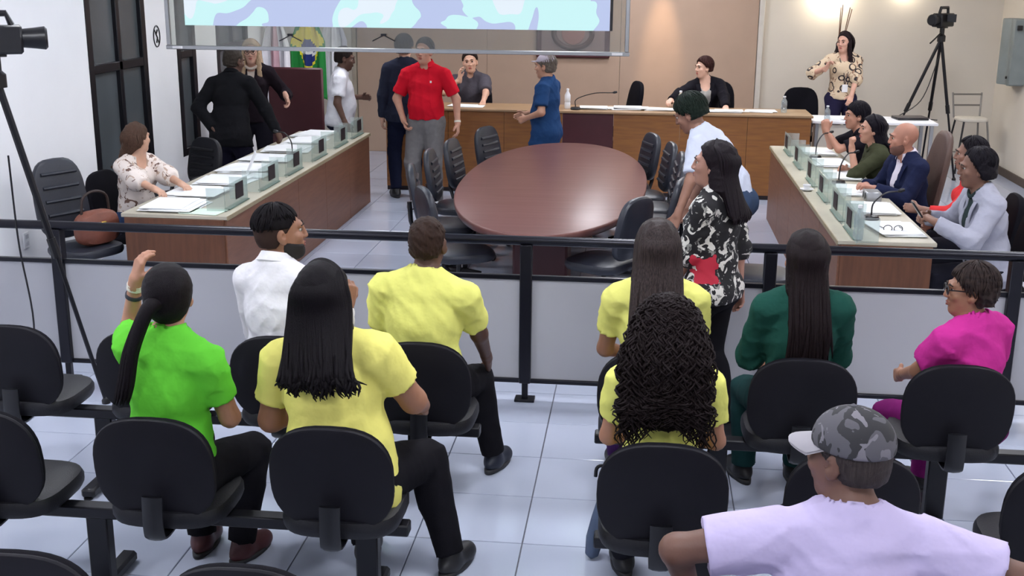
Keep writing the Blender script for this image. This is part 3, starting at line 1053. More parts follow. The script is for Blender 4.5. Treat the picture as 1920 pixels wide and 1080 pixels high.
def tor(a, b, side, ra, rb, k=.05):
    return ('t', np.array(a, float), np.array(b, float), unit(side), ra, rb, k)


def sub(p):
    return ('-',) + p


def cut(p, n):
    return ('x', np.array(p, float), unit(n))


def prim_box(p, inf):
    if p[0] == 'e':
        r = np.sqrt(((p[3] * p[2]) ** 2).sum(1)) + inf
        return p[1] - r, p[1] + r
    if p[0] == 't':
        m = max(p[4] + p[5]) + inf
    else:
        m = max(p[3], p[4]) + inf
    return np.minimum(p[1], p[2]) - m, np.maximum(p[1], p[2]) + m


def prim_d(p, X, Y, Z):
    if p[0] == 'e':
        q = [X - p[1][0], Y - p[1][1], Z - p[1][2]]
        T, r = p[3], p[2]
        l = [q[0] * T[0, i] + q[1] * T[1, i] + q[2] * T[2, i] for i in range(3)]
        k0 = np.sqrt((l[0] / r[0]) ** 2 + (l[1] / r[1]) ** 2 + (l[2] / r[2]) ** 2)
        k1 = np.sqrt((l[0] / r[0] ** 2) ** 2 + (l[1] / r[1] ** 2) ** 2 + (l[2] / r[2] ** 2) ** 2) + 1e-9
        return k0 * (k0 - 1) / k1
    a, b = p[1], p[2]
    ba = b - a
    L2 = float(ba @ ba) + 1e-12
    qx, qy, qz = X - a[0], Y - a[1], Z - a[2]
    t0 = (qx * ba[0] + qy * ba[1] + qz * ba[2]) / L2
    t = np.clip(t0, 0, 1)
    if p[0] == 't':
        L = math.sqrt(L2)
        ax = ba / L
        s_ = p[3] - ax * (p[3] @ ax)
        s_ = s_ / np.linalg.norm(s_)
        f_ = np.cross(ax, s_)
        u = qx * s_[0] + qy * s_[1] + qz * s_[2]
        v = qx * f_[0] + qy * f_[1] + qz * f_[2]
        w = (t0 - t) * L
        rs = p[4][0] + (p[5][0] - p[4][0]) * t
        rf = p[4][1] + (p[5][1] - p[4][1]) * t
        k0 = np.sqrt((u / rs) ** 2 + (v / rf) ** 2 + (w / rf) ** 2)
        k1 = np.sqrt((u / rs ** 2) ** 2 + (v / rf ** 2) ** 2 + (w / rf ** 2) ** 2) + 1e-9
        return k0 * (k0 - 1) / k1
    dx, dy, dz = qx - t * ba[0], qy - t * ba[1], qz - t * ba[2]
    if p[0] == 'f':
        L = math.sqrt(L2)
        rx, ry, rz = qx - t0 * ba[0], qy - t0 * ba[1], qz - t0 * ba[2]
        d = np.sqrt(rx * rx + ry * ry + rz * rz) - (p[3] + (p[4] - p[3]) * t)
        return np.maximum(d, np.maximum(-t0, t0 - 1) * L)
    return np.sqrt(dx * dx + dy * dy + dz * dz) - (p[3] + (p[4] - p[3]) * t)


def surf(prims, h, inf=0.0, fold=None, seed=0):
    """polygonise the blended solids (surface nets); returns verts, quads"""
    pos = [p for p in prims if p[0] not in '-x']
    los, his = zip(*[prim_box(p, inf) for p in pos])
    lo = np.min(los, 0) - 3 * h
    hi = np.max(his, 0) + 3 * h
    n = np.ceil((hi - lo) / h).astype(int) + 1
    ax = [(lo[i] + h * np.arange(n[i])).astype(np.float32) for i in range(3)]
    G = np.full(n, .25, np.float32)
    for p in prims:
        neg = p[0] == '-'
        if p[0] == 'x':
            d = (ax[0][:, None, None] - p[1][0]) * p[2][0] + (ax[1][None, :, None] - p[1][1]) * p[2][1] + (ax[2][None, None, :] - p[1][2]) * p[2][2]
            G = np.maximum(G, d.astype(np.float32))
            continue
        if neg:
            p = p[1:]
        k = p[-1]
        l, u = prim_box(p, inf)
        mg = k + 3 * h
        i0 = np.maximum(np.floor((l - mg - lo) / h).astype(int), 0)
        i1 = np.minimum(np.ceil((u + mg - lo) / h).astype(int) + 1, n)
        if (i1 <= i0).any():
            continue
        sl = tuple(slice(i0[i], i1[i]) for i in range(3))
        X, Y, Z = ax[0][sl[0], None, None], ax[1][None, sl[1], None], ax[2][None, None, sl[2]]
        d = prim_d(p, X, Y, Z)
        g = G[sl]
        if neg:
            G[sl] = np.maximum(g, -d)
        else:
            d = d - inf
            e = np.maximum(k - np.abs(g - d), 0) / k
            G[sl] = np.minimum(g, d) - e * e * k * .25
    if fold:
        amp, wl = fold
        r = np.random.RandomState(seed)
        near = np.abs(G) < 2.5 * h
        ii = np.nonzero(near)
        P = np.stack([ax[0][ii[0]], ax[1][ii[1]], ax[2][ii[2]]], 1)
        dsp = np.zeros(len(P), np.float32)
        for q in range(5):
            dv = r.normal(size=3)
            dv[2] = dv[2] * 1.7
            dv = unit(dv) * 2 * math.pi / (wl * r.uniform(.7, 1.6))
            w2 = r.normal(size=3) * 8
            ph = np.sin(P @ dv * .5 + 1.2 * np.sin(P @ w2 + r.uniform(0, 6)) + r.uniform(0, 6))
            dsp -= 2.4 * (1 - np.abs(ph)) ** 2.5 * (.5 + .5 * np.sin(P @ w2 * .8 + q)) - .35
        G[ii] += (amp * dsp / 2.2).astype(np.float32)
    sgn = G < 0
    c = [sgn[:-1, :-1, :-1], sgn[1:, :-1, :-1], sgn[:-1, 1:, :-1], sgn[1:, 1:, :-1], sgn[:-1, :-1, 1:], sgn[1:, :-1, 1:], sgn[:-1, 1:, 1:], sgn[1:, 1:, 1:]]
    cnt = sum(x.astype(np.int8) for x in c)
    act = (cnt > 0) & (cnt < 8)
    I = np.stack(np.nonzero(act), 1)
    idx = np.full(act.shape, -1, np.int32)
    idx[act] = np.arange(len(I))
    offs = [(x, y, z) for z in (0, 1) for y in (0, 1) for x in (0, 1)]
    vals = np.stack([G[I[:, 0] + o[0], I[:, 1] + o[1], I[:, 2] + o[2]] for o in offs], 1)
    acc = np.zeros((len(I), 3), np.float32)
    num = np.zeros(len(I), np.float32)
    O = np.array(offs, np.float32)
    for a in range(8):
        for b in range(a + 1, 8):
            if bin(a ^ b).count('1') != 1:
                continue
            va, vb = vals[:, a], vals[:, b]
            m = (va < 0) != (vb < 0)
            t = np.where(m, va / np.where(m, va - vb, 1), 0)
            acc += np.where(m[:, None], O[a] + (O[b] - O[a]) * t[:, None], 0)
            num += m
    V = (I + acc / np.maximum(num, 1)[:, None]) * h + lo
    F = []
    for axi in range(3):
        s0 = [slice(None)] * 3
        s1 = [slice(None)] * 3
        s0[axi] = slice(0, -1)
        s1[axi] = slice(1, None)
        ch = sgn[tuple(s0)] != sgn[tuple(s1)]
        E = np.stack(np.nonzero(ch), 1)
        u, w = (axi + 1) % 3, (axi + 2) % 3
        ok = (E[:, u] > 0) & (E[:, w] > 0) & (E[:, u] < n[u] - 1) & (E[:, w] < n[w] - 1)
        E = E[ok]
        inside = sgn[E[:, 0], E[:, 1], E[:, 2]]
        q = []
        for (du, dw) in ((-1, -1), (0, -1), (0, 0), (-1, 0)):
            e2 = E.copy()
            e2[:, u] += du
            e2[:, w] += dw
            q.append(idx[e2[:, 0], e2[:, 1], e2[:, 2]])
        q = np.stack(q, 1)
        q[~inside] = q[~inside][:, ::-1]
        F.append(q)
    return V, np.concatenate(F)


def mesh_from(parts, name, mats):
    """parts: list of (V, F, material index)"""
    V, L, S_, T_, MI = [], [], [], [], []
    off = 0
    lo = 0
    for (v, f, mi) in parts:
        if isinstance(f, np.ndarray):
            L.append((f + off).ravel())
            ln = f.shape[1]
            S_.append(lo + ln * np.arange(len(f)))
            T_.append(np.full(len(f), ln))
            lo += ln * len(f)
            MI.append(np.full(len(f), mi))
        else:
            fl = [i + off for q in f for i in q]
            L.append(np.array(fl))
            ls = np.array([len(q) for q in f])
            S_.append(lo + np.concatenate([[0], np.cumsum(ls)[:-1]]))
            T_.append(ls)
            lo += ls.sum()
            MI.append(np.asarray(mi) if not np.isscalar(mi) else np.full(len(f), mi))
        V.append(np.asarray(v, np.float32))
        off += len(v)
    V = np.concatenate(V)
    L = np.concatenate(L).astype(np.int32)
    S_ = np.concatenate(S_).astype(np.int32)
    T_ = np.concatenate(T_).astype(np.int32)
    MI = np.concatenate(MI).astype(np.int32)
    me = bpy.data.meshes.new(name)
    me.vertices.add(len(V))
    me.vertices.foreach_set('co', V.ravel())
    me.loops.add(len(L))
    me.loops.foreach_set('vertex_index', L)
    me.polygons.add(len(S_))
    me.polygons.foreach_set('loop_start', S_)
    me.polygons.foreach_set('loop_total', T_)
    me.polygons.foreach_set('material_index', MI)
    me.polygons.foreach_set('use_smooth', np.ones(len(S_), bool))
    for m in mats:
        me.materials.append(m)
    me.update(calc_edges=True)
    me.validate()
    return me


def mbpart(mb, mi=None):
    return (np.array(mb.v), mb.f, mi if mi is not None else np.array(mb.mi))


def ik(a, t, l1, l2, pole):
    a, t = np.array(a, float), np.array(t, float)
    d = t - a
    L = np.linalg.norm(d)
    L = min(max(L, abs(l1 - l2) + .01), (l1 + l2) * .995)
    d = unit(d)
    t = a + d * L
    x = (l1 * l1 - l2 * l2 + L * L) / (2 * L)
    hgt = math.sqrt(max(l1 * l1 - x * x, 0))
    p = np.array(pole, float)
    p = unit(p - d * (p @ d))
    return a + d * x + p * hgt, t


def hand_prims(w, d, n, t, s, curl=25, spread=1.0, thumb=1.0, point=False):
    """w wrist, d fingers, n palm normal, t thumb side"""
    d = unit(d)
    n = unit(np.array(n) - d * np.dot(n, d))
    t = unit(np.array(t) - d * np.dot(t, d) - n * np.dot(t, n))
    P = []
    off = (.029, .010, -.010, -.028)
    ln = (.070, .078, .072, .057)
    P.append(cone(w - d * .03 * s, w + d * .01 * s, .027 * s, .026 * s, .02))
    for i in range(4):
        b = w + (d * .088 + t * off[i] * spread - d * (.006 if i in (0,) else .010 if i == 3 else 0)) * s
        P.append(cone(w + (t * off[i] * .7 + d * .012) * s, b, .017 * s, .0125 * s, .012))
        a = 0.0
        q = b
        c = curl * (1.0 + .1 * i)
        if point and i == 0:
            c = 6
        for j, fr in enumerate((.44, .32, .24)):
            a += math.radians(c * (1.0 if j == 0 else 1.15))
            e = q + (d * math.cos(a) + n * math.sin(a) + t * off[i] * (spread - 1) * 6) * ln[i] * fr * s
            P.append(cone(q, e, (.0105 - .001 * j) * s, (.0095 - .001 * j) * s, .004))
            q = e
    b = w + (d * .022 + t * .022 + n * .006) * s
    m = b + unit(d * .55 + t * .75 * thumb + n * .35) * .042 * s
    e = m + unit(d * .85 + t * .3 * thumb + n * .35) * .034 * s
    P += [cone(b, m, .017 * s, .0125 * s, .010), cone(m, e, .012 * s, .0095 * s, .004)]
    return P


PEOPLE = []


def person(label, base, yaw, H=1.7, sit=None, z0=0.0, lean=(0, 0), twist=0, head=(0, 0, 0), LH=None, RH=None, LF=None, RF=None, lpole=None, rpole=None,
           lhand=None, rhand=None, g=1.0, sw=1.0, fem=False, belly=0.0, skin='C08A6E', hair=None, top=None, inner=None, bottom=None, shoe='17171B', vox=.018,
           glasses=None, extra=None, tuck=False, brow='2A1D17', stoop=0, beard=None, hips=1.0, neckf=.0):
    root = thing('person', label, 'person', (base[0], base[1], z0), yaw)
    rz = R3(rz=yaw)
    org = np.array([base[0], base[1], z0])

    def loc(p):
        p = np.array(p, float)
        return rz.T @ (p - org)
    s = H / 1.75
    sd = abs(hash(label)) % 1000 if False else sum(map(ord, label)) % 997
    hz = (.53 * H) if sit is None else sit
    pel = np.array([0, 0, hz])
    Rp = R3(rx=-lean[0] * .45, ry=lean[1] * .4)
    Rm = R3(rz=twist * .5) @ R3(rx=-lean[0] * .8, ry=lean[1] * .8)
    Rc = R3(rz=twist) @ R3(rx=-lean[0] - stoop, ry=lean[1])
    waist = pel + Rp @ np.array([0, -.005, .12]) * s
    chest = waist + Rm @ np.array([0, 0, .20]) * s
    nb = chest + Rc @ np.array([0, -.012, .205]) * s
    sx = .172 * sw * s
    shl = [nb + Rc @ np.array([e * sx, 0.0, -.070 * s]) for e in (-1, 1)]
    Rh = R3(rz=head[0]) @ R3(rx=-head[1], ry=head[2])
    hdir = unit(Rc @ np.array([0, .10, 1.0]) * .55 + np.array([0, .05 + neckf, 1.0]) * .45)
    hs = s ** .5 * (1.0 if fem else 1.05)
    hc = nb + hdir * .118 * s + Rh @ np.array([0, .022, .04]) * hs
    sideP, sideC = Rp @ np.array([1.0, 0, 0]), Rc @ np.array([1.0, 0, 0])
    hw = (1.10 if fem else 1.0) * hips
    gw = g
    # torso
    T1 = [tor(pel - Rp @ np.array([0, 0, .04]) * s, waist, sideP, (.150 * hw * g ** .7 * s, .112 * g * s), ((.122 if fem else .135) * gw * s, .098 * g * s)),
          tor(waist, chest, sideC, ((.122 if fem else .135) * gw * s, .098 * g * s), (.148 * g ** .6 * (.93 if fem else 1) * s, .112 * g ** .7 * s)),
          tor(chest, nb - Rc @ np.array([0, 0.01, .085]) * s, sideC, (.148 * g ** .6 * (.93 if fem else 1) * s, .112 * g ** .7 * s), (.142 * sw * s, .085 * g ** .4 * s)),
          cone(nb + Rc @ np.array([0, -.005, .015]) * s, shl[0] + Rc @ np.array([.01, 0, .0]) * s, .052 * s, .054 * s * g ** .4, .04),
          cone(nb + Rc @ np.array([0, -.005, .015]) * s, shl[1] + Rc @ np.array([-.01, 0, .0]) * s, .052 * s, .054 * s * g ** .4, .04)]
    if belly:
        T1.append(ell(waist + Rm @ np.array([0, .06 + .03 * belly, .02]) * s, (.125 * g * s, (.07 + .05 * belly) * s, .14 * s), k=.06))
    if fem:
        for e in (-1, 1):
            T1.append(ell(chest + Rc @ np.array([e * .068, .085 * g ** .5, .035]) * s, np.array([.058, .055, .06]) * s * g ** .5, k=.03))
    B1 = [ell(pel + Rp @ np.array([e * .065 * hw, -.055, -.045]) * s, np.array([.095 * hw * g ** .6, .095 * g ** .6, .10]) * s, k=.05) for e in (-1, 1)]
    # legs
    legs = []
    for i, e in enumerate((-1, 1)):
        hip = pel + Rp @ np.array([e * .088 * hw, 0, -.035]) * s
        ft = (LF, RF)[i]
        if ft is None:
            ft = (e * .11, .0, .085 * s) if sit is None else (e * .13, .44 * s, .085)
        else:
            ft = loc(ft)
        kn, an = ik(hip, ft, .43 * s, .42 * s, (e * .12, 1, .25))
        legs.append((hip, kn, an))
    Lg = []
    for (hip, kn, an) in legs:
        Lg += [cone(hip, kn, .088 * g ** .7 * hw ** .5 * s, .058 * g ** .4 * s, .04), cone(kn, an, .056 * g ** .3 * s, .036 * s, .03),
               ell(kn + (an - kn) * .28 + np.array([0, -.018, 0]) * s, (.05 * g ** .3 * s, .052 * g ** .3 * s, .11 * s), k=.04)]
    # arms
    arms = []
    for i, e in enumerate((-1, 1)):
        tg = (LH, RH)[i]
        if tg is None:
            tg = shl[i] + np.array([e * .07, .06, -.52]) * s if sit is None else pel + np.array([e * .12, .30, .10]) * s
        else:
            tg = loc(tg)
        pole = (lpole, rpole)[i] or (e * .55, -.7, -.35)
        el, wr = ik(shl[i], tg, .285 * s, .25 * s, pole)
        arms.append((shl[i], el, wr))
    Ar = []
    ga = g ** .8
    for (a, el, wr) in arms:
        Ar += [cone(a, el, .050 * ga * s, .038 * ga * s, .03), cone(el, wr, .039 * ga * s, .026 * g ** .2 * s, .02)]
    # neck + head
    nk = [cone(nb + Rc @ np.array([0, 0, -.03]) * s, hc + Rh @ np.array([0, -.012, -.06]) * hs, (.050 if fem else .056) * s * g ** .3, (.046 if fem else .053) * s * g ** .25, .03)]

    def hp(x, y, z):
        return hc + Rh @ np.array([x, y, z]) * hs
    fat = g ** .25
    Hd = [ell(hp(0, -.018, .032), np.array([.076, .096, .088]) * hs, Rh, .02), ell(hp(0, .028, -.04), np.array([.060 * fat, .066, .080]) * hs, Rh, .03),
          ell(hp(0, .058, -.098), np.array([.030, .030, .022]) * hs, Rh, .03)]
    Hf = Hd + [cone(hp(-.036, .082, .030), hp(.036, .082, .030), .012 * hs, .012 * hs, .02), cone(hp(0, .092, .020), hp(0, .105, -.022), .008 * hs, .0125 * hs, .010),
               ell(hp(-.013, .096, -.026), np.array([.010, .012, .008]) * hs, Rh, .006), ell(hp(.013, .096, -.026), np.array([.010, .012, .008]) * hs, Rh, .006),
               ell(hp(-.040, .068, -.020), np.array([.022, .018, .02]) * hs, Rh, .02), ell(hp(.040, .068, -.020), np.array([.022, .018, .02]) * hs, Rh, .02),
               cone(hp(-.018, .089, -.054), hp(.018, .089, -.054), .0075 * hs, .0075 * hs, .006), cone(hp(-.015, .088, -.064), hp(.015, .088, -.064), .008 * hs, .008 * hs, .006)]
    for e in (-1, 1):
        Hf += [ell(hp(e * .078, -.008, -.006), np.array([.010, .022, .033]) * hs, Rh @ R3(rz=-e * 22, rx=10), .006), ell(hp(e * .074, .002, -.030), np.array([.010, .014, .016]) * hs, Rh, .008)]
    for e in (-1, 1):
        Hf.append(sub(ell(hp(e * .031, .100, .010), np.array([.019, .014, .011]) * hs, Rh, .004)))
        Hf.append(sub(ell(hp(e * .086, .003, -.002), np.array([.006, .009, .013]) * hs, Rh, .003)))
    Hf.append(sub(cone(hp(-.02, .100, -.059), hp(.02, .100, -.059), .003 * hs, .003 * hs, .002)))
    # --- body skin: one continuous mesh
    skin_m = M('skin_' + skin, skin, .55, var=.07, scale=14, bump=.05, bscale=120)
    parts = []
    v, f = surf(T1 + B1 + Lg + Ar + nk + Hd, vox)
    parts.append((v, f, 0))
    v, f = surf(Hf + nk, .0058 if vox < .016 else .0075)
    parts.append((v, f, 0))
    for i, e in enumerate((-1, 1)):
        a, el, wr = arms[i]
        hd = (lhand, rhand)[i] or {}
        d = unit(wr - el)
        if 'd' in hd:
            d = unit(rz.T @ np.array(hd['d'], float)) if hd.get('w') else unit(hd['d'])
        n_ = hd.get('n', (-e, .1, -.2))
        if hd.get('w'):
            n_ = rz.T @ np.array(n_, float)
        t_ = np.cross(n_, d) * (-e)
        if 't' in hd:
            t_ = np.array(hd['t'], float)
            if hd.get('w'):
                t_ = rz.T @ t_
        v, f = surf(hand_prims(wr, d, n_, t_, s * (.93 if fem else 1), hd.get('curl', 24), hd.get('spread', 1.0), point=hd.get('point', False)) + [cone(el + (wr - el) * .8, wr, .029 * s, .026 * s, .015)], .005 if vox < .016 else .0062)
        parts.append((v, f, 0))
    eb = MB()
    for e in (-1, 1):
        c = hp(e * .031, .0790, .011)
        rr = .0108 * hs
        vs, fs = [], []
        for a in range(7):
            th = math.pi * a / 6
            for b in range(10):
                ph = 2 * math.pi * b / 10
                vs.append(c + Rh @ np.array([math.sin(th) * math.cos(ph), math.cos(th), math.sin(th) * math.sin(ph)]) * rr)
        for a in range(6):
            for b in range(10):
                fs.append((a * 10 + b, a * 10 + (b + 1) % 10, (a + 1) * 10 + (b + 1) % 10, (a + 1) * 10 + b))
        eb.add(vs, fs[:20], 2)
        eb.add(vs, fs[20:], 1)
        eb.tube([hp(e * .014, .096, .030), hp(e * .030, .096, .036), hp(e * .048, .084, .030)], [.004, .005, .003], 6, 3)
    eb.tube([hp(-.021, .093, -.0555), hp(0, .0985, -.0525), hp(.021, .093, -.0555)], [.003, .0055, .003], 6, 4)
    eb.tube([hp(-.018, .092, -.064), hp(0, .0975, -.066), hp(.018, .092, -.064)], [.003, .0065, .003], 6, 4)
    parts.append(mbpart(eb))
    sc_ = lin(skin)
    lipm = M('lip_' + skin, tuple(min(1, a_) for a_ in [int(skin[0:2], 16) / 255 * .85, int(skin[2:4], 16) / 255 * .58, int(skin[4:6], 16) / 255 * .6]), .5)
    body = link('body', mesh_from(parts, 'body', [skin_m, M('eye_white', 'B9B0A8', .4), M('eye_iris', '1E140F', .2), M('brow_' + brow, brow, .8), lipm]), root)

    def piece(nm, prims, mat, inf, h=None, fold=None, extra_parts=None, mats2=()):
        v, f = surf(prims, h or vox * .85, inf, fold, sd)
        ps = [(v, f, 0)] + (extra_parts or [])
        return link(nm, mesh_from(ps, nm, [mat] + list(mats2)), root)
    # --- trousers, shoes
    bt = bottom or {}
    bm = bt.get('m') or M('cloth_' + bt.get('c', '1A191F'), bt.get('c', '1A191F'), .9, var=.1, scale=20, bump=.1, bscale=300, spec=.1)
    wp = waist - Rp @ np.array([0, 0, .02]) * s
    pr = [T1[0]] + B1
    for (hip, kn, an) in legs:
        pr += [cone(hip, kn, .092 * g ** .7 * hw ** .5 * s, .064 * g ** .4 * s, .04), fcone(kn + (an - kn) * -.05, kn + (an - kn) * .97, .064 * g ** .35 * s, bt.get('hem', .052) * s, .03),
               ell(kn + (an - kn) * .3 + np.array([0, -.016, 0]) * s, (.054 * g ** .3 * s, .055 * g ** .3 * s, .12 * s), k=.04)]
    pr.append(cut(wp, Rp @ np.array([0, 0, 1.0])))
    piece('trousers', pr, bm, .016 if tuck else .010, fold=(.0028, .09))
    if tuck:
        v, f = surf([T1[0], cut(wp + Rp @ np.array([0, 0, .012]) * s, Rp @ np.array([0, 0, 1.0])), cut(wp - Rp @ np.array([0, 0, .03]) * s, Rp @ np.array([0, 0, -1.0]))], vox * .7, .022)
        link('belt', mesh_from([(v, f, 0)], 'belt', [plastic_m]), root)
    shm, som = M('shoe_' + shoe, shoe, .5, var=.1), M('shoe_sole', bt.get('sole', '26262A'), .6)
    for i, (hip, kn, an) in enumerate(legs):
        e = (-1, 1)[i]
        fdir = unit(np.array([e * .18, 1, 0]))
        if 'fd' in bt:
            fdir = unit(rz.T @ np.array(bt['fd'][i], float))
        sdv = np.cross(fdir, (0, 0, 1))
        az = an[2]
        fl_ = an - np.array([0, 0, az - .03])
        heel, toe = fl_ - fdir * .045 * s, fl_ + fdir * .155 * s
        T_ = np.stack([sdv, fdir, np.array([0, 0, 1.0])], 1)
        P_ = [cone(an, fl_ + fdir * .0 + np.array([0, 0, .02]), .045 * s, .045 * s, .03), ell((heel + toe) / 2 + np.array([0, 0, .012]), np.array([.047, .135, .046]) * s, T_, .03), ell(toe - fdir * .03 + np.array([0, 0, .0]), np.array([.046, .07, .034]) * s, T_, .03),
              cut((0, 0, .012 if sit is None or az < .12 else az - .07), (0, 0, -1)), cut(an + np.array([0, 0, .02]), (0, 0, 1))]
        v, f = surf(P_, .009)
        sv = MB()
        ol = []
        zb = fl_[2] - .03
        for q in range(28):
            a = 2 * math.pi * q / 28
            ol.append((heel + toe) / 2 + sdv * math.cos(a) * .050 * s * (1 if math.sin(a) > -.3 else .92) + fdir * math.sin(a) * .139 * s)
        vs = [np.array([o_[0], o_[1], zb + z]) for z in (.002, .022) for o_ in ol]
        sv.add(vs, [(j, (j + 1) % 28, 28 + (j + 1) % 28, 28 + j) for j in range(28)] + [tuple(reversed(range(28))), tuple(range(28, 56))], 1)
        link('shoe', mesh_from([(v, f, 0), mbpart(sv)], 'shoe', [shm, som]), root)
    # --- tops
    up = Rc @ np.array([0, 0, 1.0])

    def make_top(tp, nm, inf0):
        tm = tp.get('m') or M('cloth_' + tp['c'], tp['c'], .9, var=.05, scale=10, bump=.5, bscale=22, spec=.12)
        sl_ = tp.get('sleeve', .55)
        lo_ = tp.get('hem', .06)
        pr = list(T1) + (B1 if lo_ >= .1 else [])
        if lo_ >= .1 and sit is None:
            pr += [cone(hip, hip + (kn - hip) * .35, .096 * g ** .7 * hw ** .5 * s, .09 * g ** .6 * s, .04) for (hip, kn, an) in legs]
        pr.append(tor(pel - Rp @ np.array([0, 0, lo_ + .03]) * s, waist, sideP, (.152 * hw * g ** .75 * s, .120 * g * s), ((.130 if fem else .14) * gw * s, .104 * g * s)))
        for i, (a, el, wr) in enumerate(arms):
            wd = tp.get('wide', 1.0)
            if sl_ <= 1:
                pr.append(cone(a, a + (el - a) * .25, .053 * ga * s, .05 * ga * s, .016))
                pr.append(fcone(a, a + (el - a) * max(sl_, .1), .054 * ga * s * wd ** .5, .050 * ga * s * wd, .02))
            else:
                pr += [cone(a, el, .053 * ga * s, .045 * ga * s * wd, .03), fcone(el - (wr - el) * .03, el + (wr - el) * (sl_ - 1), .046 * ga * s * wd, .033 * ga * s * wd, .03)]
        pr.append(cut(pel - Rp @ np.array([0, 0, lo_]) * s, Rp @ np.array([0, 0, -1.0])))
        nr = tp.get('neck', .062)
        pr.append(sub(cone(nb + Rc @ np.array([0, .012, .02]) * s, nb + hdir * .3, nr * s, nr * 1.25 * s, .01)))
        if tp.get('scoop'):
            pr.append(sub(ell(nb + Rc @ np.array([0, tp.get('scoopy', .10), -.02]) * s, (.07 * s, .09 * s, tp['scoop'] * s), Rc, .01)))
        if tp.get('open'):
            w_ = tp['open']
            a0 = nb + Rc @ np.array([0, .13, .03]) * s
            a1 = nb + Rc @ np.array([0, .15 * g ** .5, -tp.get('vdepth', .32)]) * s
            pr.append(sub(tor(a0, a1, sideC, (w_ * s, .12 * s), (.012 * s, .10 * s), .01)))
        o = piece(nm, pr, tm, inf0, fold=tp.get('fold', (.006, .10)))
        if not tp.get('collar') and not tp.get('open') and not tp.get('scoop'):
            rg = []
            for q in range(33):
                a = 2 * math.pi * q / 32
                sn = math.sin(a)
                rg.append(nb + Rc @ np.array([nr * 1.06 * math.cos(a), .010 + nr * 1.02 * sn, .036 - (.052 if sn > 0 else .006) * sn * sn]) * s)
            co = MB().tube(rg, .0145 * s, 8).build('neckband', tm, None)
            co.parent = o
        if tp.get('collar'):
            cm = MB()
            cc = nb + Rc @ np.array([0, .002, .030]) * s
            for (rr, zz, k) in ((.068, -.004, 0),):
                vs, fs = [], []
                n_ = 26
                gap = tp.get('gap', 28)
                for (r_, z_) in ((.070, -.01), (.064, .034), (.070, .037), (.096, -.006), (.090, -.012)):
                    for j in range(n_ + 1):
                        a = math.radians(90 + gap + (360 - 2 * gap) * j / n_)
                        y_ = .9 * r_ * math.sin(a)
                        vs.append(cc + Rc @ np.array([r_ * math.cos(a), y_, z_ + .25 * (-y_ if y_ < 0 else -y_ * 1.3)]) * s)
                m_ = n_ + 1
                for i in range(4):
                    for j in range(n_):
                        fs.append((i * m_ + j, i * m_ + j + 1, (i + 1) * m_ + j + 1, (i + 1) * m_ + j))
                cm.add(vs, fs)
            co = cm.build('collar', tp.get('cm') or tm, None)
            co.parent = o
        if tp.get('lapel'):
            for e in (-1, 1):
                lp_ = MB()
                q0 = nb + Rc @ np.array([e * .072, -.02, .03]) * s
                q1 = nb + Rc @ np.array([e * .085, .095 * g ** .4, -.06]) * s
                q2 = nb + Rc @ np.array([e * .055, .128 * g ** .5, -.18]) * s
                q3 = nb + Rc @ np.array([e * .014, .125 * g ** .7, -tp.get('vdepth', .32)]) * s
                lp_.tube(spline([q0, q1, q2, q3], 14), [.018] * 3 + [.026] * 7 + [.02, .014, .01, .006], 8, 0, flat=.35, up=Rc @ np.array([0, 1.0, .3]))
                lo2 = lp_.build('lapel', tm, None)
                lo2.parent = o
        return o
    if inner:
        make_top(inner, 'shirt', .010)
    if top:
        make_top(top, top.get('name', 'shirt'), (.020 if inner else (.010 if tuck else .016)))
    # --- hair
    if hair:
        make_hair(root, hair, hp, Rh, hs, hc, nb, Rc, s, g, sd, vox)
    if beard:
        bp_ = [ell(hp(0, .030, -.060), np.array([.067, .071, .072]) * hs, Rh, .02), ell(hp(0, .062, -.098), np.array([.033, .034, .026]) * hs, Rh, .02), sub(ell(hp(0, .095, -.045), np.array([.026, .03, .030]) * hs, Rh)), cut(hp(0, .0, -.034), Rh @ np.array([0, .25, 1.0])), cut(hp(0, -.004, 0), Rh @ np.array([0, -1.0, .0]))]
        v, f = surf(bp_, .008)
        link('beard', mesh_from([(v, f, 0)], 'beard', [M('hair_' + beard, beard, .8)]), root)
    if glasses:
        gm_ = MB()
        an_ = np.linspace(0, 2 * math.pi, 17)
        for e in (-1, 1):
            gm_.tube([hp(e * .032 + .024 * math.cos(q), .104, .008 + .019 * math.sin(q)) for q in an_], .0032, 6)
            gm_.tube([hp(e * .056, .102, .014), hp(e * .080, .03, .014), hp(e * .082, -.01, .012)], .003, 6)
        gm_.tube([hp(-.009, .106, .012), hp(.009, .106, .012)], .003, 6)
        gm_.build('eyeglasses', M('glasses_' + glasses, glasses, .3), root)
    J = dict(hc=hc, nb=nb, Rh=Rh, Rc=Rc, hp=hp, hs=hs, s=s, arms=arms, legs=legs, pel=pel, waist=waist, chest=chest, root=root)
    if extra:
        extra(J)
    PEOPLE.append(root)
    return J


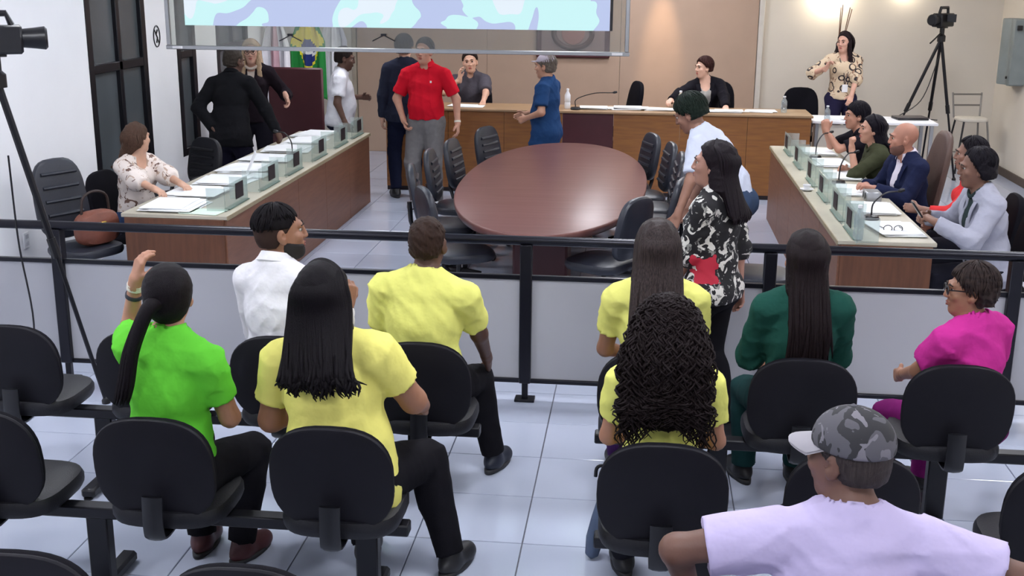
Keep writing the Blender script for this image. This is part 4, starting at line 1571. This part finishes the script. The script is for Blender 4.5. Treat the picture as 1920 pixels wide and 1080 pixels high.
def make_hair(root, hair, hp, Rh, hs, hc, nb, Rc, s, g, sd, vox):
    kind = hair['k']
    col = hair.get('c', '191316')
    hm = hair.get('m') or M('hair_' + col + kind, col, hair.get('rough', .5), var=.35, scale=6, stretch=(30, 30, 2), bump=.4, bscale=20, spec=.12)
    r = random.Random(sd)
    hv = .0085 if vox < .016 else .011
    inf = hair.get('inf', .0)

    def cap(t, low=-.07, pl=.018, front=.8):
        return [ell(hp(0, -.024, .034), (np.array([.079, .098, .091]) + t) * hs, Rh, .02), ell(hp(0, -.045, -.025), (np.array([.066, .066, .06]) + t * .8) * hs, Rh, .03)], \
               [cut(hp(0, 0, 0) + Rh @ np.array([0, front, -math.sqrt(1 - front ** 2)]) * pl * hs, Rh @ np.array([0, front, -math.sqrt(1 - front ** 2)])), cut(hp(0, 0, low), Rh @ np.array([0, 0, -1.0]))]
    ex = []
    tubes = MB()
    if kind in ('short', 'buzz'):
        t = hair.get('t', .014 if kind == 'short' else .005)
        a, b = cap(t, hair.get('low', -.06), hair.get('pl', .020))
        if hair.get('tuft'):
            a.append(ell(hp(0, .03, .11), np.array([.055, .06, .03]) * hs, Rh, .02))
        pr = a + b
        for e in (-1, 1):
            pr.append(sub(ell(hp(e * .085, .004, -.018), np.array([.022, .03, .034]) * hs, Rh)))
        v, f = surf(pr, hv * .9, 0, (hair.get('rough_amp', .005), .022), sd)
        parts = [(v, f, 0)]
        if hair.get('fade'):
            a2, b2 = cap(.0022, -.062, .012)
            pr2 = a2 + b2 + [sub(ell(hp(e * .085, .004, -.018), np.array([.022, .026, .034]) * hs, Rh)) for e in (-1, 1)]
            v, f = surf(pr2, .007)
            parts.append((v, f, 1))
    elif kind == 'bob':
        t = hair.get('t', .02)
        a, b = cap(t, hair.get('low', -.09), hair.get('pl', .012), .9)
        a.append(ell(hp(0, -.05, -.04), np.array([.088, .075, .08]) * hs, Rh, .03))
        for e in (-1, 1):
            a.append(ell(hp(e * .07, -.01, -.03), np.array([.026, .05, .075]) * hs, Rh, .03))
        v, f = surf(a + b, hv, 0, (.004, .035), sd)
        parts = [(v, f, 0)]
    else:
        L = hair.get('len', .4)
        w = hair.get('w', 1.0)
        dr = hair.get('drift', (0, 0))
        t = hair.get('t', .018)
        a, b = cap(t, -.10, hair.get('pl', .014), .88)
        pr = a + b
        q0 = hp(0, -.075, -.01)
        bkd = Rc @ np.array([0, -1.0, 0])
        q1 = nb + Rc @ np.array([0, -.075 * g ** .4, .02]) * s
        q2 = nb + Rc @ np.array([dr[0] * .5, -.128 * g ** .5, -.10]) * s
        q3 = nb + Rc @ np.array([dr[0], -.155 * g ** .5 - dr[1], -L]) * s
        sdx = Rc @ np.array([1.0, 0, 0])
        if kind in ('long', 'curly'):
            k_ = 1.3 if kind == 'curly' else 1.0
            pr2 = [tor(q0, q1, sdx, (.085 * w * k_ * hs, .055 * k_ * hs), (.095 * w * k_ * s, .045 * k_ * s), .04),
                   tor(q1, q2, sdx, (.095 * w * k_ * s, .042 * k_ * s), (.105 * w * k_ * s, .032 * k_ * s), .03),
                   tor(q2, q2 + (q3 - q2) * (.25 if hair.get('clump') else .75), sdx, (.105 * w * k_ * s, .032 * k_ * s), (.09 * w * k_ * s, .020 * k_ * s), .03)]
            for e in (-1, 1):
                pr2.append(tor(hp(e * .062, -.02, .03), nb + Rc @ np.array([e * .085 * w, -.04, .03]) * s, Rc @ np.array([0, 1.0, 0]), (.05 * hs, .028 * k_ * hs), (.05 * s, .024 * k_ * s), .03))
                if hair.get('front'):
                    pr2.append(tor(hp(e * .072, .01, -.02), nb + Rc @ np.array([e * .095, .10 * g ** .5, -hair['front']]) * s, Rc @ np.array([1.0, 0, 0]), (.030 * hs, .028 * hs), (.03 * s, .014 * s), .03))
            # keep the face free
            pr = pr + []
            body_ = a + [b[0]] if kind == 'long' else [ell(hp(0, -.03, .03), (np.array([.095, .105, .095]) + t) * hs, Rh, .02)] + [b[0]]
            V1 = surf(body_, hv, 0, (.004, .03), sd)
            V2 = surf(pr2 + ([sub(ell(hp(0, .085, -.03), np.array([.062, .075, .10]) * hs, Rh))]), hv, 0, (.004 if kind == 'long' else .010, .03), sd)
            parts = [(V1[0], V1[1], 0), (V2[0], V2[1], 0)]
            n = hair.get('n', 70)
            if kind == 'long':
                for j in range(n):
                    u = -1 + 2 * (j + .5) / n + r.uniform(-.04, .04)
                    le = 1 + r.uniform(-.30, .16) - .12 * abs(u)
                    o_ = .014 + r.uniform(-.006, .01)
                    sq = max(0.0, 1 - u * u) ** .5
                    p0 = hp(u * .065, -.005, .034 + (.091 + t) * math.sqrt(1 - (.68 * u) ** 2))
                    p1 = hp(u * (.082 + t), -.03 - (.094 + t) * sq, .045)
                    p2 = hp(u * .100 * w, -.055 - (.062 + t) * sq, -.05)
                    p3 = q2 + sdx * u * .108 * w * s + bkd * (o_ + .018 * (1 - u * u)) * s
                    ue = u
                    if hair.get('clump'):
                        uc = round(u * 4.5) / 4.5
                        ue = uc * 1.12 + (u - uc) * .45
                        le = 1 + .22 * math.sin(uc * 9 + 1) - .30 * max(0, -uc) + r.uniform(-.22, .12)
                    p4 = q2 + (q3 - q2) * le + sdx * (ue * .112 * w + r.uniform(-.02, .02)) * s + bkd * (.006 + r.uniform(-.004, .006))
                    P = spline([p0, p1, p2, p3, (p3 + p4) / 2 + bkd * .008 + sdx * r.uniform(-.01, .01), p4], 16)
                    wv = hair.get('wave', .0)
                    if wv:
                        for q in range(8, 16):
                            P[q] += sdx * wv * math.sin(q * 1.1 + j) * (q - 7) / 8 + bkd * wv * .6 * math.cos(q * 1.3 + j)
                    tubes.tube(P, [.006] + [.010] * 9 + [.009, .008, .007, .006, .004, .0015], 5)
            else:
                for j in range(n):
                    th = r.uniform(0, 2 * math.pi)
                    cz_ = r.uniform(-.1, 1)
                    sn = math.sqrt(1 - cz_ * cz_)
                    dvx, dvy = math.cos(th) * sn, math.sin(th) * sn
                    if dvy > .55 and cz_ < .75:
                        dvy = -dvy
                    p0 = hp(dvx * .085, -.03 + dvy * .095, .035 + cz_ * .085)
                    p1 = hp(dvx * .125, -.035 + dvy * .125, .02 + cz_ * .10)
                    sxx = (dvx * .145 + r.uniform(-.03, .03)) * w
                    out = .05 + .04 * r.random()
                    e1 = q2 + sdx * sxx * s + bkd * (out * .8 if dvy < .3 else .02)
                    cen = 1 - min(1, abs(sxx) / .12)
                    e2 = q3 + sdx * (sxx * 1.08) * s + bkd * out * .6 + np.array([0, 0, r.uniform(-.06, .10) + .10 * cen])
                    P = spline([p0, p1, (p1 + e1) / 2 + bkd * .03 + sdx * sxx * .15, e1, e2], 46)
                    ph, cf_, cr_ = r.uniform(0, 6), r.choice((-1, 1)) * r.uniform(.95, 1.4), r.uniform(.010, .017)
                    for q in range(5, 46):
                        am = cr_ * min(1, (q - 4) / 8)
                        P[q] += sdx * am * math.cos(q * cf_ + ph) + bkd * am * math.sin(q * cf_ + ph)
                    tubes.tube(P, [.0042] * 40 + [.004, .0035, .003, .003, .002, .001], 4)
        elif kind == 'pony':
            v, f = surf(pr[:2] + [pr[2], pr[3]], hv, 0, (.002, .03), sd)
            parts = [(v, f, 0)]
            base = hp(dr[0] * .3, -.115, hair.get('kz', .0))
            end = nb + Rc @ np.array([dr[0], -.165 * g ** .5, -L]) * s
            P = spline([hp(0, -.09, hair.get('kz', .0) + .01), base + bkd * .03, nb + Rc @ np.array([dr[0] * .6, -.15 * g ** .4, -.02]) * s, (nb + Rc @ np.array([dr[0] * .8, -.16 * g ** .5, -.15]) * s), end], 20)
            tubes.tube(P, [.022, .03, .034, .036, .036, .035, .034, .034, .033, .032, .032, .031, .03, .03, .029, .028, .026, .024, .018, .008], 14, flat=.8)
            for j in range(14):
                a = 2 * math.pi * j / 14
                Q = P + np.stack([np.cos(a) * np.linspace(.02, .03, 20), np.sin(a) * np.linspace(.02, .022, 20), np.zeros(20)], 1)
                tubes.tube(Q, [.008] * 16 + [.007, .006, .004, .002], 5)
            an_ = np.linspace(0, 2 * math.pi, 13)
    if kind in ('short', 'bob') or (kind == 'buzz' and False):
        tt = hair.get('t', .014)
        nrm = np.array([0, .8, -.6]) if kind == 'short' else np.array([0, .9, -math.sqrt(1 - .81)])
        pl_ = hair.get('pl', .020 if kind == 'short' else .012)
        lowz = hair.get('low', -.06) - .01
        for j in range(150):
            th = r.uniform(0, 2 * math.pi)
            swl = r.uniform(-.5, .5)
            st = r.uniform(.05, 1.2)
            pts = []
            for q in range(9):
                ph = st + q * .13
                a2 = th + swl * q * .1
                p = np.array([math.sin(ph) * math.cos(a2) * (.079 + tt), -.024 + math.sin(ph) * math.sin(a2) * (.098 + tt), .034 + math.cos(ph) * (.091 + tt)])
                if p @ nrm > pl_ + .008 or p[2] < lowz + (.05 if abs(p[0]) > .06 and p[1] > -.04 else 0):
                    break
                pts.append(hp(*p))
            if len(pts) > 3:
                tubes.tube(pts, [.0045] * (len(pts) - 2) + [.003, .001], 5)
    if tubes.v:
        parts.append(mbpart(tubes, 0))
    link('hair', mesh_from(parts, 'hair', [hm] + ([M('hair_fade_' + hair['fade'], hair['fade'], .8, spec=.1)] if hair.get('fade') else [])), root)
# ---------------------------------------------------------------- the people in the chamber
YEL = dict(c='E3E27C', sleeve=.6, collar=False, neck=.066)
DARKSK, MIDSK, LITSK, TANSK = '5A3D31', '9A6C54', 'D2A48C', 'B07F66'


def wv(*p):
    return np.array(p, float)


def bracelet(J):
    a, el, wr = J['arms'][0]
    d = unit(wr - el)
    MB().tube([wr - d * .045, wr - d * .02], .034, 14).build('wristwatch', M('pale_watch', 'D8D2C4', .3), J['root'])
    MB().tube([wr - d * .085, wr - d * .07], .036, 14).build('bracelet', M('dark_band', '2A2A38', .6), J['root'])


# audience
person('woman in bright green T-shirt with a long ponytail raising her left arm', (-1.81, 4.18), -8, 1.74, sit=.59, head=(12, -4, 0), LH=py(256, 538, 4.42) + wv(0, 0, .03), lpole=(-.5, .5, -.9), lhand=dict(d=(.25, .1, 1), n=(.6, .8, 0), curl=22, t=(.9, -.5, .2)),
       g=1.08, fem=True, skin=TANSK, hair=dict(k='pony', c='151014', len=.24, t=.016, kz=-.005, drift=(-.09, 0)), top=dict(c='66CC3C', sleeve=.6, neck=.066), bottom=dict(c='17161B'), vox=.013, shoe='4A2226', extra=bracelet, twist=-6, lean=(4, 2), RF=wv(-1.66, 4.5, .085), LF=wv(-1.86, 4.55, .085))
person('bearded man in white shirt seated in the front row', (-1.67, 5.22), -22, 1.82, sit=.59, head=(-45, -2, 0), RH=py(652, 572, 5.42), rpole=(.5, -.2, -.9), rhand=dict(d=(0, 0.2, 1), n=(-.8, .3, 0), t=(-.4, .8, 0), curl=45), lean=(4, -3), skin=MIDSK,
       hair=dict(k='short', c='120E12', t=.008, low=.024, pl=.012, fade='3A2B27'), beard='1A1413', top=dict(c='E8E6EA', sleeve=1.75, collar=True, neck=.062), bottom=dict(c='23232C'), vox=.013)
person('heavy woman in yellow T-shirt with long black hair, second row', (-1.12, 4.20), -8, 1.78, sit=.59, head=(-4, 2, -4), g=1.42, sw=1.12, fem=True, skin=MIDSK, hair=dict(k='long', c='120E12', len=.18, w=1.25, t=.022, n=130, wave=.012, drift=(.04, .0), clump=True),
       top=dict(c='E8E07A', sleeve=.58, neck=.07, hem=.14, fold=(.006, .12)), bottom=dict(c='17161B'), vox=.013, lean=(6, -9), RF=wv(-.74, 4.50, .085), LF=wv(-1.12, 4.55, .085), LH=wv(-1.30, 4.52, .72), RH=wv(-.86, 4.55, .74), lpole=(-.5, -.8, -.3), rpole=(.6, -.7, -.3))
person('bald man in yellow T-shirt seated in the front row', (-.99, 5.22), -6, 1.73, sit=.59, head=(-2, 6, 0), g=1.14, sw=1.14, skin=DARKSK, hair=dict(k='buzz', c='34251F', t=.002), top=dict(YEL, sleeve=.68), bottom=dict(c='17161B', sole='D8D8DC'), shoe='1A2030', vox=.013,
       RF=pz(925, 880) + wv(0, .0, .085), LF=wv(-1.08, 5.6, .085), lean=(6, 2), RH=wv(-.72, 5.55, .62), LH=wv(-1.1, 5.5, .65))
person('woman in yellow T-shirt with very long straight streaked hair, front row', (.10, 5.22), 2, 1.78, sit=.59, head=(4, 0, 0), g=.98, fem=True, skin=MIDSK, hair=dict(k='long', c='4A4242', len=.30, w=1.05, t=.014, n=80, m=M('streaked_brown_hair', '403634', .55, var=.5, scale=5, stretch=(40, 40, 1.5), col2='1E1719', spec=.15)),
       top=dict(c='E2E07C', sleeve=.55, neck=.066), bottom=dict(c='4A2A5E'), vox=.013, lean=(3, 0))
person('woman in yellow T-shirt with big dark curly hair, second row', (.13, 4.19), 0, 1.62, sit=.59, head=(0, 4, 0), g=.98, fem=True, skin=TANSK, hair=dict(k='curly', c='1E1617', len=.25, w=1.10, t=.012, n=420, rough=.55), top=dict(c='E4E37A', sleeve=.58, neck=.066),
       bottom=dict(c='1D1D26'), vox=.013, lean=(6, 0))
person('woman in dark green top with long dark hair in the front row', (.76, 5.22), 6, 1.72, sit=.59, head=(0, 2, 0), g=.98, fem=True, skin=TANSK, hair=dict(k='long', c='1D1517', len=.36, w=.85, t=.014, n=60), top=dict(c='1E4A40', sleeve=1.7, neck=.066), bottom=dict(c='1B3A3A'), vox=.013)
person('woman in magenta blouse and glasses looking left, front row right', (1.53, 5.22), 28, 1.53, sit=.55, head=(58, 2, 0), g=1.2, fem=True, skin=MIDSK, glasses='1A1518', hair=dict(k='short', c='2A2022', t=.02, low=-.07, pl=.018, rough_amp=.006, m=M('dark_hair_with_tan_streaks', '1C1416', .6, var=.4, scale=5, stretch=(6, 6, 14), col2='3A2E2A', spec=.15)),
       top=dict(c='C2328E', sleeve=.62, neck=.072, wide=1.15), bottom=dict(c='7A1F66'), vox=.013, lean=(2, -4), LH=wv(1.28, 5.46, .66), lpole=(-.6, -.7, -.4), twist=6)


# man in the cap
def cap_extra(J):
    hp, Rh, hs = J['hp'], J['Rh'], J['hs']
    cm = Mpat('camouflage_cloth', '56545A', [('2E2D30', 14, .52, 'noise'), ('77737A', 18, .60, 'noise')])
    pr = [ell(hp(0, -.02, .045), np.array([.092, .110, .092]) * hs, Rh, .02), cut(hp(0, -.02, .028), Rh @ np.array([0, .12, -1.0]))]
    v, f = surf(pr, .007)
    cp = link('cap', mesh_from([(v, f, 0)], 'cap', [cm]), J['root'])
    mb = MB()
    vs, fs = [], []
    n1, n2 = 14, 8
    for side in (0, 1):
        for i in range(n2 + 1):
            for j in range(n1 + 1):
                u = -1 + 2 * j / n1
                a = u * 1.15
                rr = .1 + .10 * (i / n2) * math.cos(u * 1.2) ** .6
                vs.append(hp(math.sin(a) * .088, -.02 + math.cos(a) * .085 + (rr - .1), .052 - .022 * (i / n2) - .014 * u * u - .006 * side))
    m_ = (n1 + 1)
    for side in (0, 1):
        o = side * m_ * (n2 + 1)
        for i in range(n2):
            for j in range(n1):
                q = (o + i * m_ + j, o + i * m_ + j + 1, o + (i + 1) * m_ + j + 1, o + (i + 1) * m_ + j)
                fs.append(q if side == 0 else tuple(reversed(q)))
    mb.add(vs, fs).build('cap_visor', M('pale_visor', '9A969C', .8), cp)
    mb = MB()
    mb.lathe([(.008, 0), (.009, .004), (.003, .008)], n=10)
    o = mb.build('cap_button', cm, cp, tuple(hp(0, -.02, .135)))


person('man in lilac T-shirt and camouflage cap sitting with elbows out at the front', (.60, 2.90), -3, 1.74, sit=.58, lean=(8, 0), head=(52, 6, 0), g=1.16, sw=1.08, skin='6B4A3D', hair=dict(k='buzz', c='3A3332', t=.004), top=dict(c='C3B7DA', sleeve=.66, neck=.070, wide=1.2, hem=.10, fold=(.006, .13)),
       bottom=dict(c='2A2C3A'), vox=.011, LH=py(1300, 1130, 3.05), RH=wv(1.06, 3.05, .78), lpole=(-1, .0, -.35), rpole=(1, .0, -.35), extra=cap_extra, stoop=4)

# walking woman in front of the railing
floral = Mpat('black_white_red_floral', '17151A', [('D9D6D0', 13, .56, 'noise'), ('8A8A86', 22, .62, 'noise'), ('B5233A', (-.17, -.04, .97), .085, 'spot'), ('D9D6D0', (-.12, -.02, 1.30), .05, 'spot')])
person('walking woman in black and white floral blouse before the railing', (.42, 6.28), 62, 1.64, lean=(2, 0), head=(18, -2, 0), g=1.02, fem=True, skin='A67A6A', hair=dict(k='long', c='1B141A', len=.16, w=1.0, t=.018, n=56, pl=.018), top=dict(m=floral, sleeve=1.2, neck=.07, hem=.1, wide=1.2), bottom=dict(c='141318', hem=.06), vox=.012,
       LF=wv(.36, 6.35, .085), RF=wv(.56, 6.20, .085), LH=wv(.20, 6.30, .78), RH=wv(.58, 6.38, .80))
# bending person behind her
person('person in pale shirt and jeans bending beside the right side chairs', (.68, 8.42), 66, 1.76, lean=(40, 0), head=(8, 28, 0), g=1.05, skin='8F6654', hair=dict(k='short', c='16201A', t=.022, low=-.05), top=dict(c='C9CFE0', sleeve=.75, neck=.066, hem=.05), bottom=dict(c='34435C'), LH=py(1262, 432, 8.1), RH=wv(.35, 8.62, .72), lpole=(-.4, -.5, -.6), vox=.015)

# left side
blouse = Mpat('cream_blouse_brown_motifs', 'E2D6CE', [('B9A08E', 16, .60, 'noise'), ('6E5348', 11, .62, 'noise')])
person('seated woman in cream patterned blouse with brown hair at the left desk', (-4.05, 9.02), -108, 1.60, sit=.55, head=(82, 0, 0), lean=(6, 0), g=1.1, fem=True, skin='C59A82', hair=dict(k='long', c='4E3A30', len=.10, w=1.0, t=.016, n=44), top=dict(m=blouse, sleeve=1.35, neck=.085, wide=1.5, scoop=.07), bottom=dict(c='2B3A58'),
       LH=wv(-3.52, 8.82, .81), RH=wv(-3.58, 8.50, .81), lhand=dict(n=(0, 0, -1), w=True, t=(0, 1, 0)), rhand=dict(n=(0, 0, -1), w=True, t=(0, 1, 0)), rpole=(.8, -.3, -.5), vox=.015)
person('man in black suit seen from behind, leaning over the left desk', (-4.07, 11.38), -8, 1.76, lean=(16, -2), head=(-20, 12, 0), g=1.18, sw=1.15, skin=DARKSK, hair=dict(k='buzz', c='3B342F', t=.004), top=dict(c='16161A', sleeve=1.97, neck=.06, hem=.16, collar=True, name='jacket', lapel=True), bottom=dict(c='1E1C2C'),
       LH=py(398, 238, 11.28), RH=py(520, 248, 11.55), lpole=(-1, -.2, .3), rpole=(.9, -.5, -.2), vox=.015)
person('woman in dark top with glasses and fair hair facing the suited man', (-4.18, 12.45), 188, 1.78, head=(4, 4, 0), g=1.0, fem=True, skin='CFA08C', glasses='1A1518', hair=dict(k='long', c='B59A7E', len=.10, w=1.0, t=.014, n=40, front=.16), top=dict(c='1D151C', sleeve=1.8, neck=.07, open=.06, vdepth=.2), inner=dict(c='C9B9AE', sleeve=.3, neck=.08),
       bottom=dict(c='191720'), LH=py(536, 180, 12.3), lhand=dict(d=(.35, -.1, -1), n=(0, -.4, -1), w=True, curl=30, t=(0, -1, 0)), lpole=(-.6, -.4, -.9), RH=wv(-4.4, 12.25, .95), vox=.017)
person('man in white T-shirt standing at the far end of the left desk', (-3.36, 12.98), -78, 1.68, lean=(6, 0), head=(0, 12, 0), g=1.15, belly=.6, skin=DARKSK, hair=dict(k='buzz', c='241C1A', t=.005), top=dict(c='E6E6EE', sleeve=.68, neck=.066, hem=.1, wide=1.2), bottom=dict(c='23283A'), RH=py(648, 232, 12.72), LH=py(680, 182, 13.2), rpole=(.6, -.8, -.4), vox=.017)
person('man in dark navy shirt standing behind the man in red', (-2.62, 12.98), 14, 1.82, head=(-20, 0, 0), g=1.02, skin=LITSK, hair=dict(k='short', c='1E1A1C', t=.016), top=dict(c='262A3A', sleeve=1.9, neck=.062, hem=.1), bottom=dict(c='181C30'), vox=.017)


def red_extra(J):
    a, el, wr = J['arms'][0]
    d = unit(wr - el)
    MB().tube([wr - d * .035, wr - d * .015], .036, 14).build('wristwatch', M('pale_watch', 'D8D2C4', .3), J['root'])
    q = J['nb'] + J['Rc'] @ np.array([-.085, .135, -.14]) * J['s']
    B((0, 0, 0), (.018, .006, .022), .002).build('chest_emblem', M('white_print', 'E8E2E2', .7), J['root'], tuple(q))


person('man in red polo shirt and grey trousers standing beside the oval table', (-2.28, 12.42), 176, 1.82, head=(-12, 2, 0), g=1.16, belly=.7, sw=1.08, skin='C08E78', hair=dict(k='short', c='2A2220', t=.009, low=-.03, pl=.0), top=dict(c='C8172B', sleeve=.78, collar=True, neck=.064, hem=.0, wide=1.15), bottom=dict(c='6E6B6C', hem=.058), tuck=True,
       RH=py(757, 226, 12.34), LH=py(858, 232, 12.36), rpole=(1, -.4, 0), lpole=(-.8, -.6, 0), rhand=dict(curl=35), shoe='C9CDD6', vox=.014, extra=red_extra)
person('laughing man in grey shirt seated behind the dais', (-2.08, 14.42), 184, 1.76, sit=.54, z0=.2, lean=(8, 0), head=(0, 2, 6), g=1.05, skin=LITSK, hair=dict(k='short', c='2A1E1A', t=.010, pl=-.002), top=dict(c='514D55', sleeve=.8, collar=True, neck=.066, wide=1.15), bottom=dict(c='1D1D26'), RH=py(862, 148, 14.2), LH=py(905, 198, 13.85), rpole=(.9, .2, -.8), lpole=(-.9, -.2, -.4),
       rhand=dict(d=(0, 0, 1), n=(-1, .2, 0), curl=20, t=(0, -1, 0)), lhand=dict(n=(0, 0, -1), t=(1, 0, 0)), vox=.017)
person('man in blue T-shirt with pale cap standing side-on at the dais', (-1.0, 12.55), 72, 1.66, head=(6, 6, 0), g=1.12, belly=.5, skin='B98A72', hair=dict(k='short', c='6A625A', t=.008, low=-.07), top=dict(c='22406A', sleeve=.72, neck=.066, hem=.22, wide=1.15), bottom=dict(c='9FA6A8'), LH=py(985, 222, 12.4), RH=py(985, 214, 12.75), lpole=(-.5, -.8, -.3), vox=.015,
       extra=lambda J: link('cap', mesh_from([surf([ell(J['hp'](0, -.02, .05), np.array([.088, .106, .084]) * J['hs'], J['Rh'], .02), ell(J['hp'](0, .12, .052), np.array([.06, .05, .012]) * J['hs'], J['Rh'], .02), cut(J['hp'](0, -.02, .038), J['Rh'] @ np.array([0, .1, -1.0]))], .009) + (0,)], 'cap', [M('pale_lilac_cap', 'B4ABB8', .8)]), J['root']))


def pin(J):
    q = J['nb'] + J['Rc'] @ np.array([-.11, .135, -.14]) * J['s']
    MB().at(q, R3(rx=90)).lathe([(.014, -.006), (.014, .004), (.008, .008)], n=14).build('pin_badge', M('white_print', 'E8E2E2', .7), J['root'])


person('woman in dark blazer with short hair seated at the dais', (.80, 14.42), 178, 1.70, sit=.54, z0=.2, lean=(5, 6), head=(-55, 3, 0), g=1.02, fem=True, skin='D8AC96', hair=dict(k='short', c='3A2220', t=.018, low=-.05, pl=.004), inner=dict(c='9B9894', sleeve=.2, neck=.085, scoop=.09), top=dict(c='17151C', sleeve=1.95, neck=.075, open=.085, vdepth=.42, name='blazer', lapel=True),
       bottom=dict(c='17161B'), RH=py(1248, 194, 13.85), LH=py(1362, 205, 13.88), rpole=(.9, -.3, -.2), lhand=dict(n=(0, 0, -1), t=(1, 0, 0), curl=30), rhand=dict(n=(0, 0, -1), t=(-1, 0, 0)), vox=.016, extra=pin)


def lanyard(J):
    nb, Rc, s = J['nb'], J['Rc'], J['s']
    P = [nb + Rc @ np.array([x, y, z]) * s for (x, y, z) in ((-.06, -.03, .03), (-.07, .10, -.06), (-.03, .155, -.2), (0, .15, -.36), (.03, .155, -.2), (.07, .10, -.06), (.06, -.03, .03))]
    o = MB().tube(spline(P, 30), .005, 6).build('lanyard', M('dark_ribbon', '2E2630', .7), J['root'])
    B((0, 0, 0), (.07, .006, .09), .003).build('badge', white_m, J['root'], tuple(nb + Rc @ np.array([0, .16, -.41]) * s))


rings = Mpat('tan_blouse_dark_rings', 'CDB79B', [('2A2024', 9, .30, 'ring'), ('8E6A55', 16, .63, 'noise')])
person('sign language interpreter with long dark hair and tan patterned blouse, standing', (2.40, 14.62), 186, 1.64, z0=.2, head=(-42, 3, 0), g=1.02, fem=True, skin='C99A86', hair=dict(k='long', c='1F1518', len=.16, w=1.0, t=.012, n=44, front=.24), top=dict(m=rings, sleeve=1.1, neck=.08, wide=1.35, scoop=.06, hem=.03), bottom=dict(c='221F38', hem=.06),
       RH=py(1549, 128, 14.36), LH=py(1596, 180, 14.36), rpole=(1, -.2, -.7), lpole=(-1, -.3, -.3), rhand=dict(d=(-.5, .1, 1), n=(-.5, .6, -.3), curl=38, t=(0, .4, 1)), lhand=dict(n=(0, -1, 0), curl=25, t=(0, 0, 1)), vox=.015, extra=lanyard)

# right desk
person('man in black shirt with hands clasped at his chin at the right desk', (2.25, 11.72), 95, 1.66, sit=.54, lean=(20, 0), head=(8, 2, 0), g=1.02, skin='B5826C', hair=dict(k='short', c='15121A', t=.018), top=dict(c='1D1A22', sleeve=.72, neck=.066, wide=1.1), bottom=dict(c='1D1D26'), LH=wv(1.80, 11.66, 1.03), RH=wv(1.80, 11.74, 1.03), lpole=(-.5, .6, -1), rpole=(.5, .6, -1),
       lhand=dict(d=(0, .1, 1), n=(1, 0, 0), curl=60, t=(0, -1, 0)), rhand=dict(d=(0, .1, 1), n=(-1, 0, 0), curl=60, t=(0, -1, 0)), vox=.016)
person('woman in olive top with long dark hair resting chin on hand, right desk', (2.16, 10.58), 94, 1.68, sit=.54, lean=(16, 0), head=(4, 0, 0), g=1.0, fem=True, skin='BE8E78', hair=dict(k='long', c='14111A', len=.24, w=.9, t=.014, n=44), top=dict(c='3F4230', sleeve=1.1, neck=.07, wide=1.15), bottom=dict(c='1D1D26'), LH=wv(1.84, 10.44, 1.04), lpole=(-.3, .6, -1),
       lhand=dict(d=(0, .1, 1), n=(.2, -1, 0), curl=70, t=(1, 0, 0)), RH=wv(1.85, 10.72, .80), vox=.016)
person('bald bearded man in navy suit seated at the right desk', (2.22, 9.80), 112, 1.74, sit=.54, lean=(10, 0), head=(-24, 4, 0), g=1.08, skin='B07C68', beard='6A4A40', inner=dict(c='D9D2DE', sleeve=.3, neck=.06, collar=True), top=dict(c='1E2440', sleeve=1.93, neck=.066, open=.06, vdepth=.34, name='jacket', lapel=True), bottom=dict(c='1A1D30'),
       LH=wv(1.90, 9.58, .83), RH=wv(1.88, 9.86, .81), lhand=dict(n=(0, 0, -1), t=(.6, 0, .2)), rhand=dict(n=(0, 0, -1), t=(-1, 0, 0)), vox=.014)
person('woman in red top partly hidden behind the grey blazer', (2.56, 9.06), 84, 1.70, sit=.54, lean=(10, 0), head=(0, 2, 0), g=1.02, fem=True, skin='8A6454', hair=dict(k='bob', c='17131A', t=.02), top=dict(c='D23A3C', sleeve=1.6, neck=.07), bottom=dict(c='1D1D26'), LH=wv(2.1, 8.92, .80), vox=.016)


def phone(J):
    a, el, wr = J['arms'][0]
    B((0, 0, 0), (.075, .012, .15), .004, R3(rx=-35)).build('x', plastic_m)
    o = bpy.data.objects['x']
    o.name = 'mobile_phone'
    tag(o, 'dark mobile phone held by the person in the grey blazer', 'phone')
    w_ = np.array(J['root'].location) + R3(rz=90) @ wr
    o.location = (w_[0] - .10, w_[1], w_[2] + .07)
    o.rotation_euler = (0, 0, math.radians(90))


person('person in light grey blazer with dark hair holding a phone at the right desk', (2.42, 8.22), 98, 1.80, sit=.54, lean=(14, 0), head=(-8, 6, 0), g=1.08, skin='7A5646', hair=dict(k='bob', c='16131A', t=.014, low=-.07), inner=dict(c='2E3A3A', sleeve=.3, neck=.066), top=dict(c='A3A4B2', sleeve=1.95, neck=.068, open=.05, vdepth=.40, hem=.14, name='blazer', lapel=True), bottom=dict(c='1B1B24'),
       LH=wv(2.02, 8.02, .88), RH=wv(2.05, 8.42, .84), lpole=(-.5, -.6, -.5), vox=.014, extra=phone, lhand=dict(n=(.3, .2, -1), curl=40))
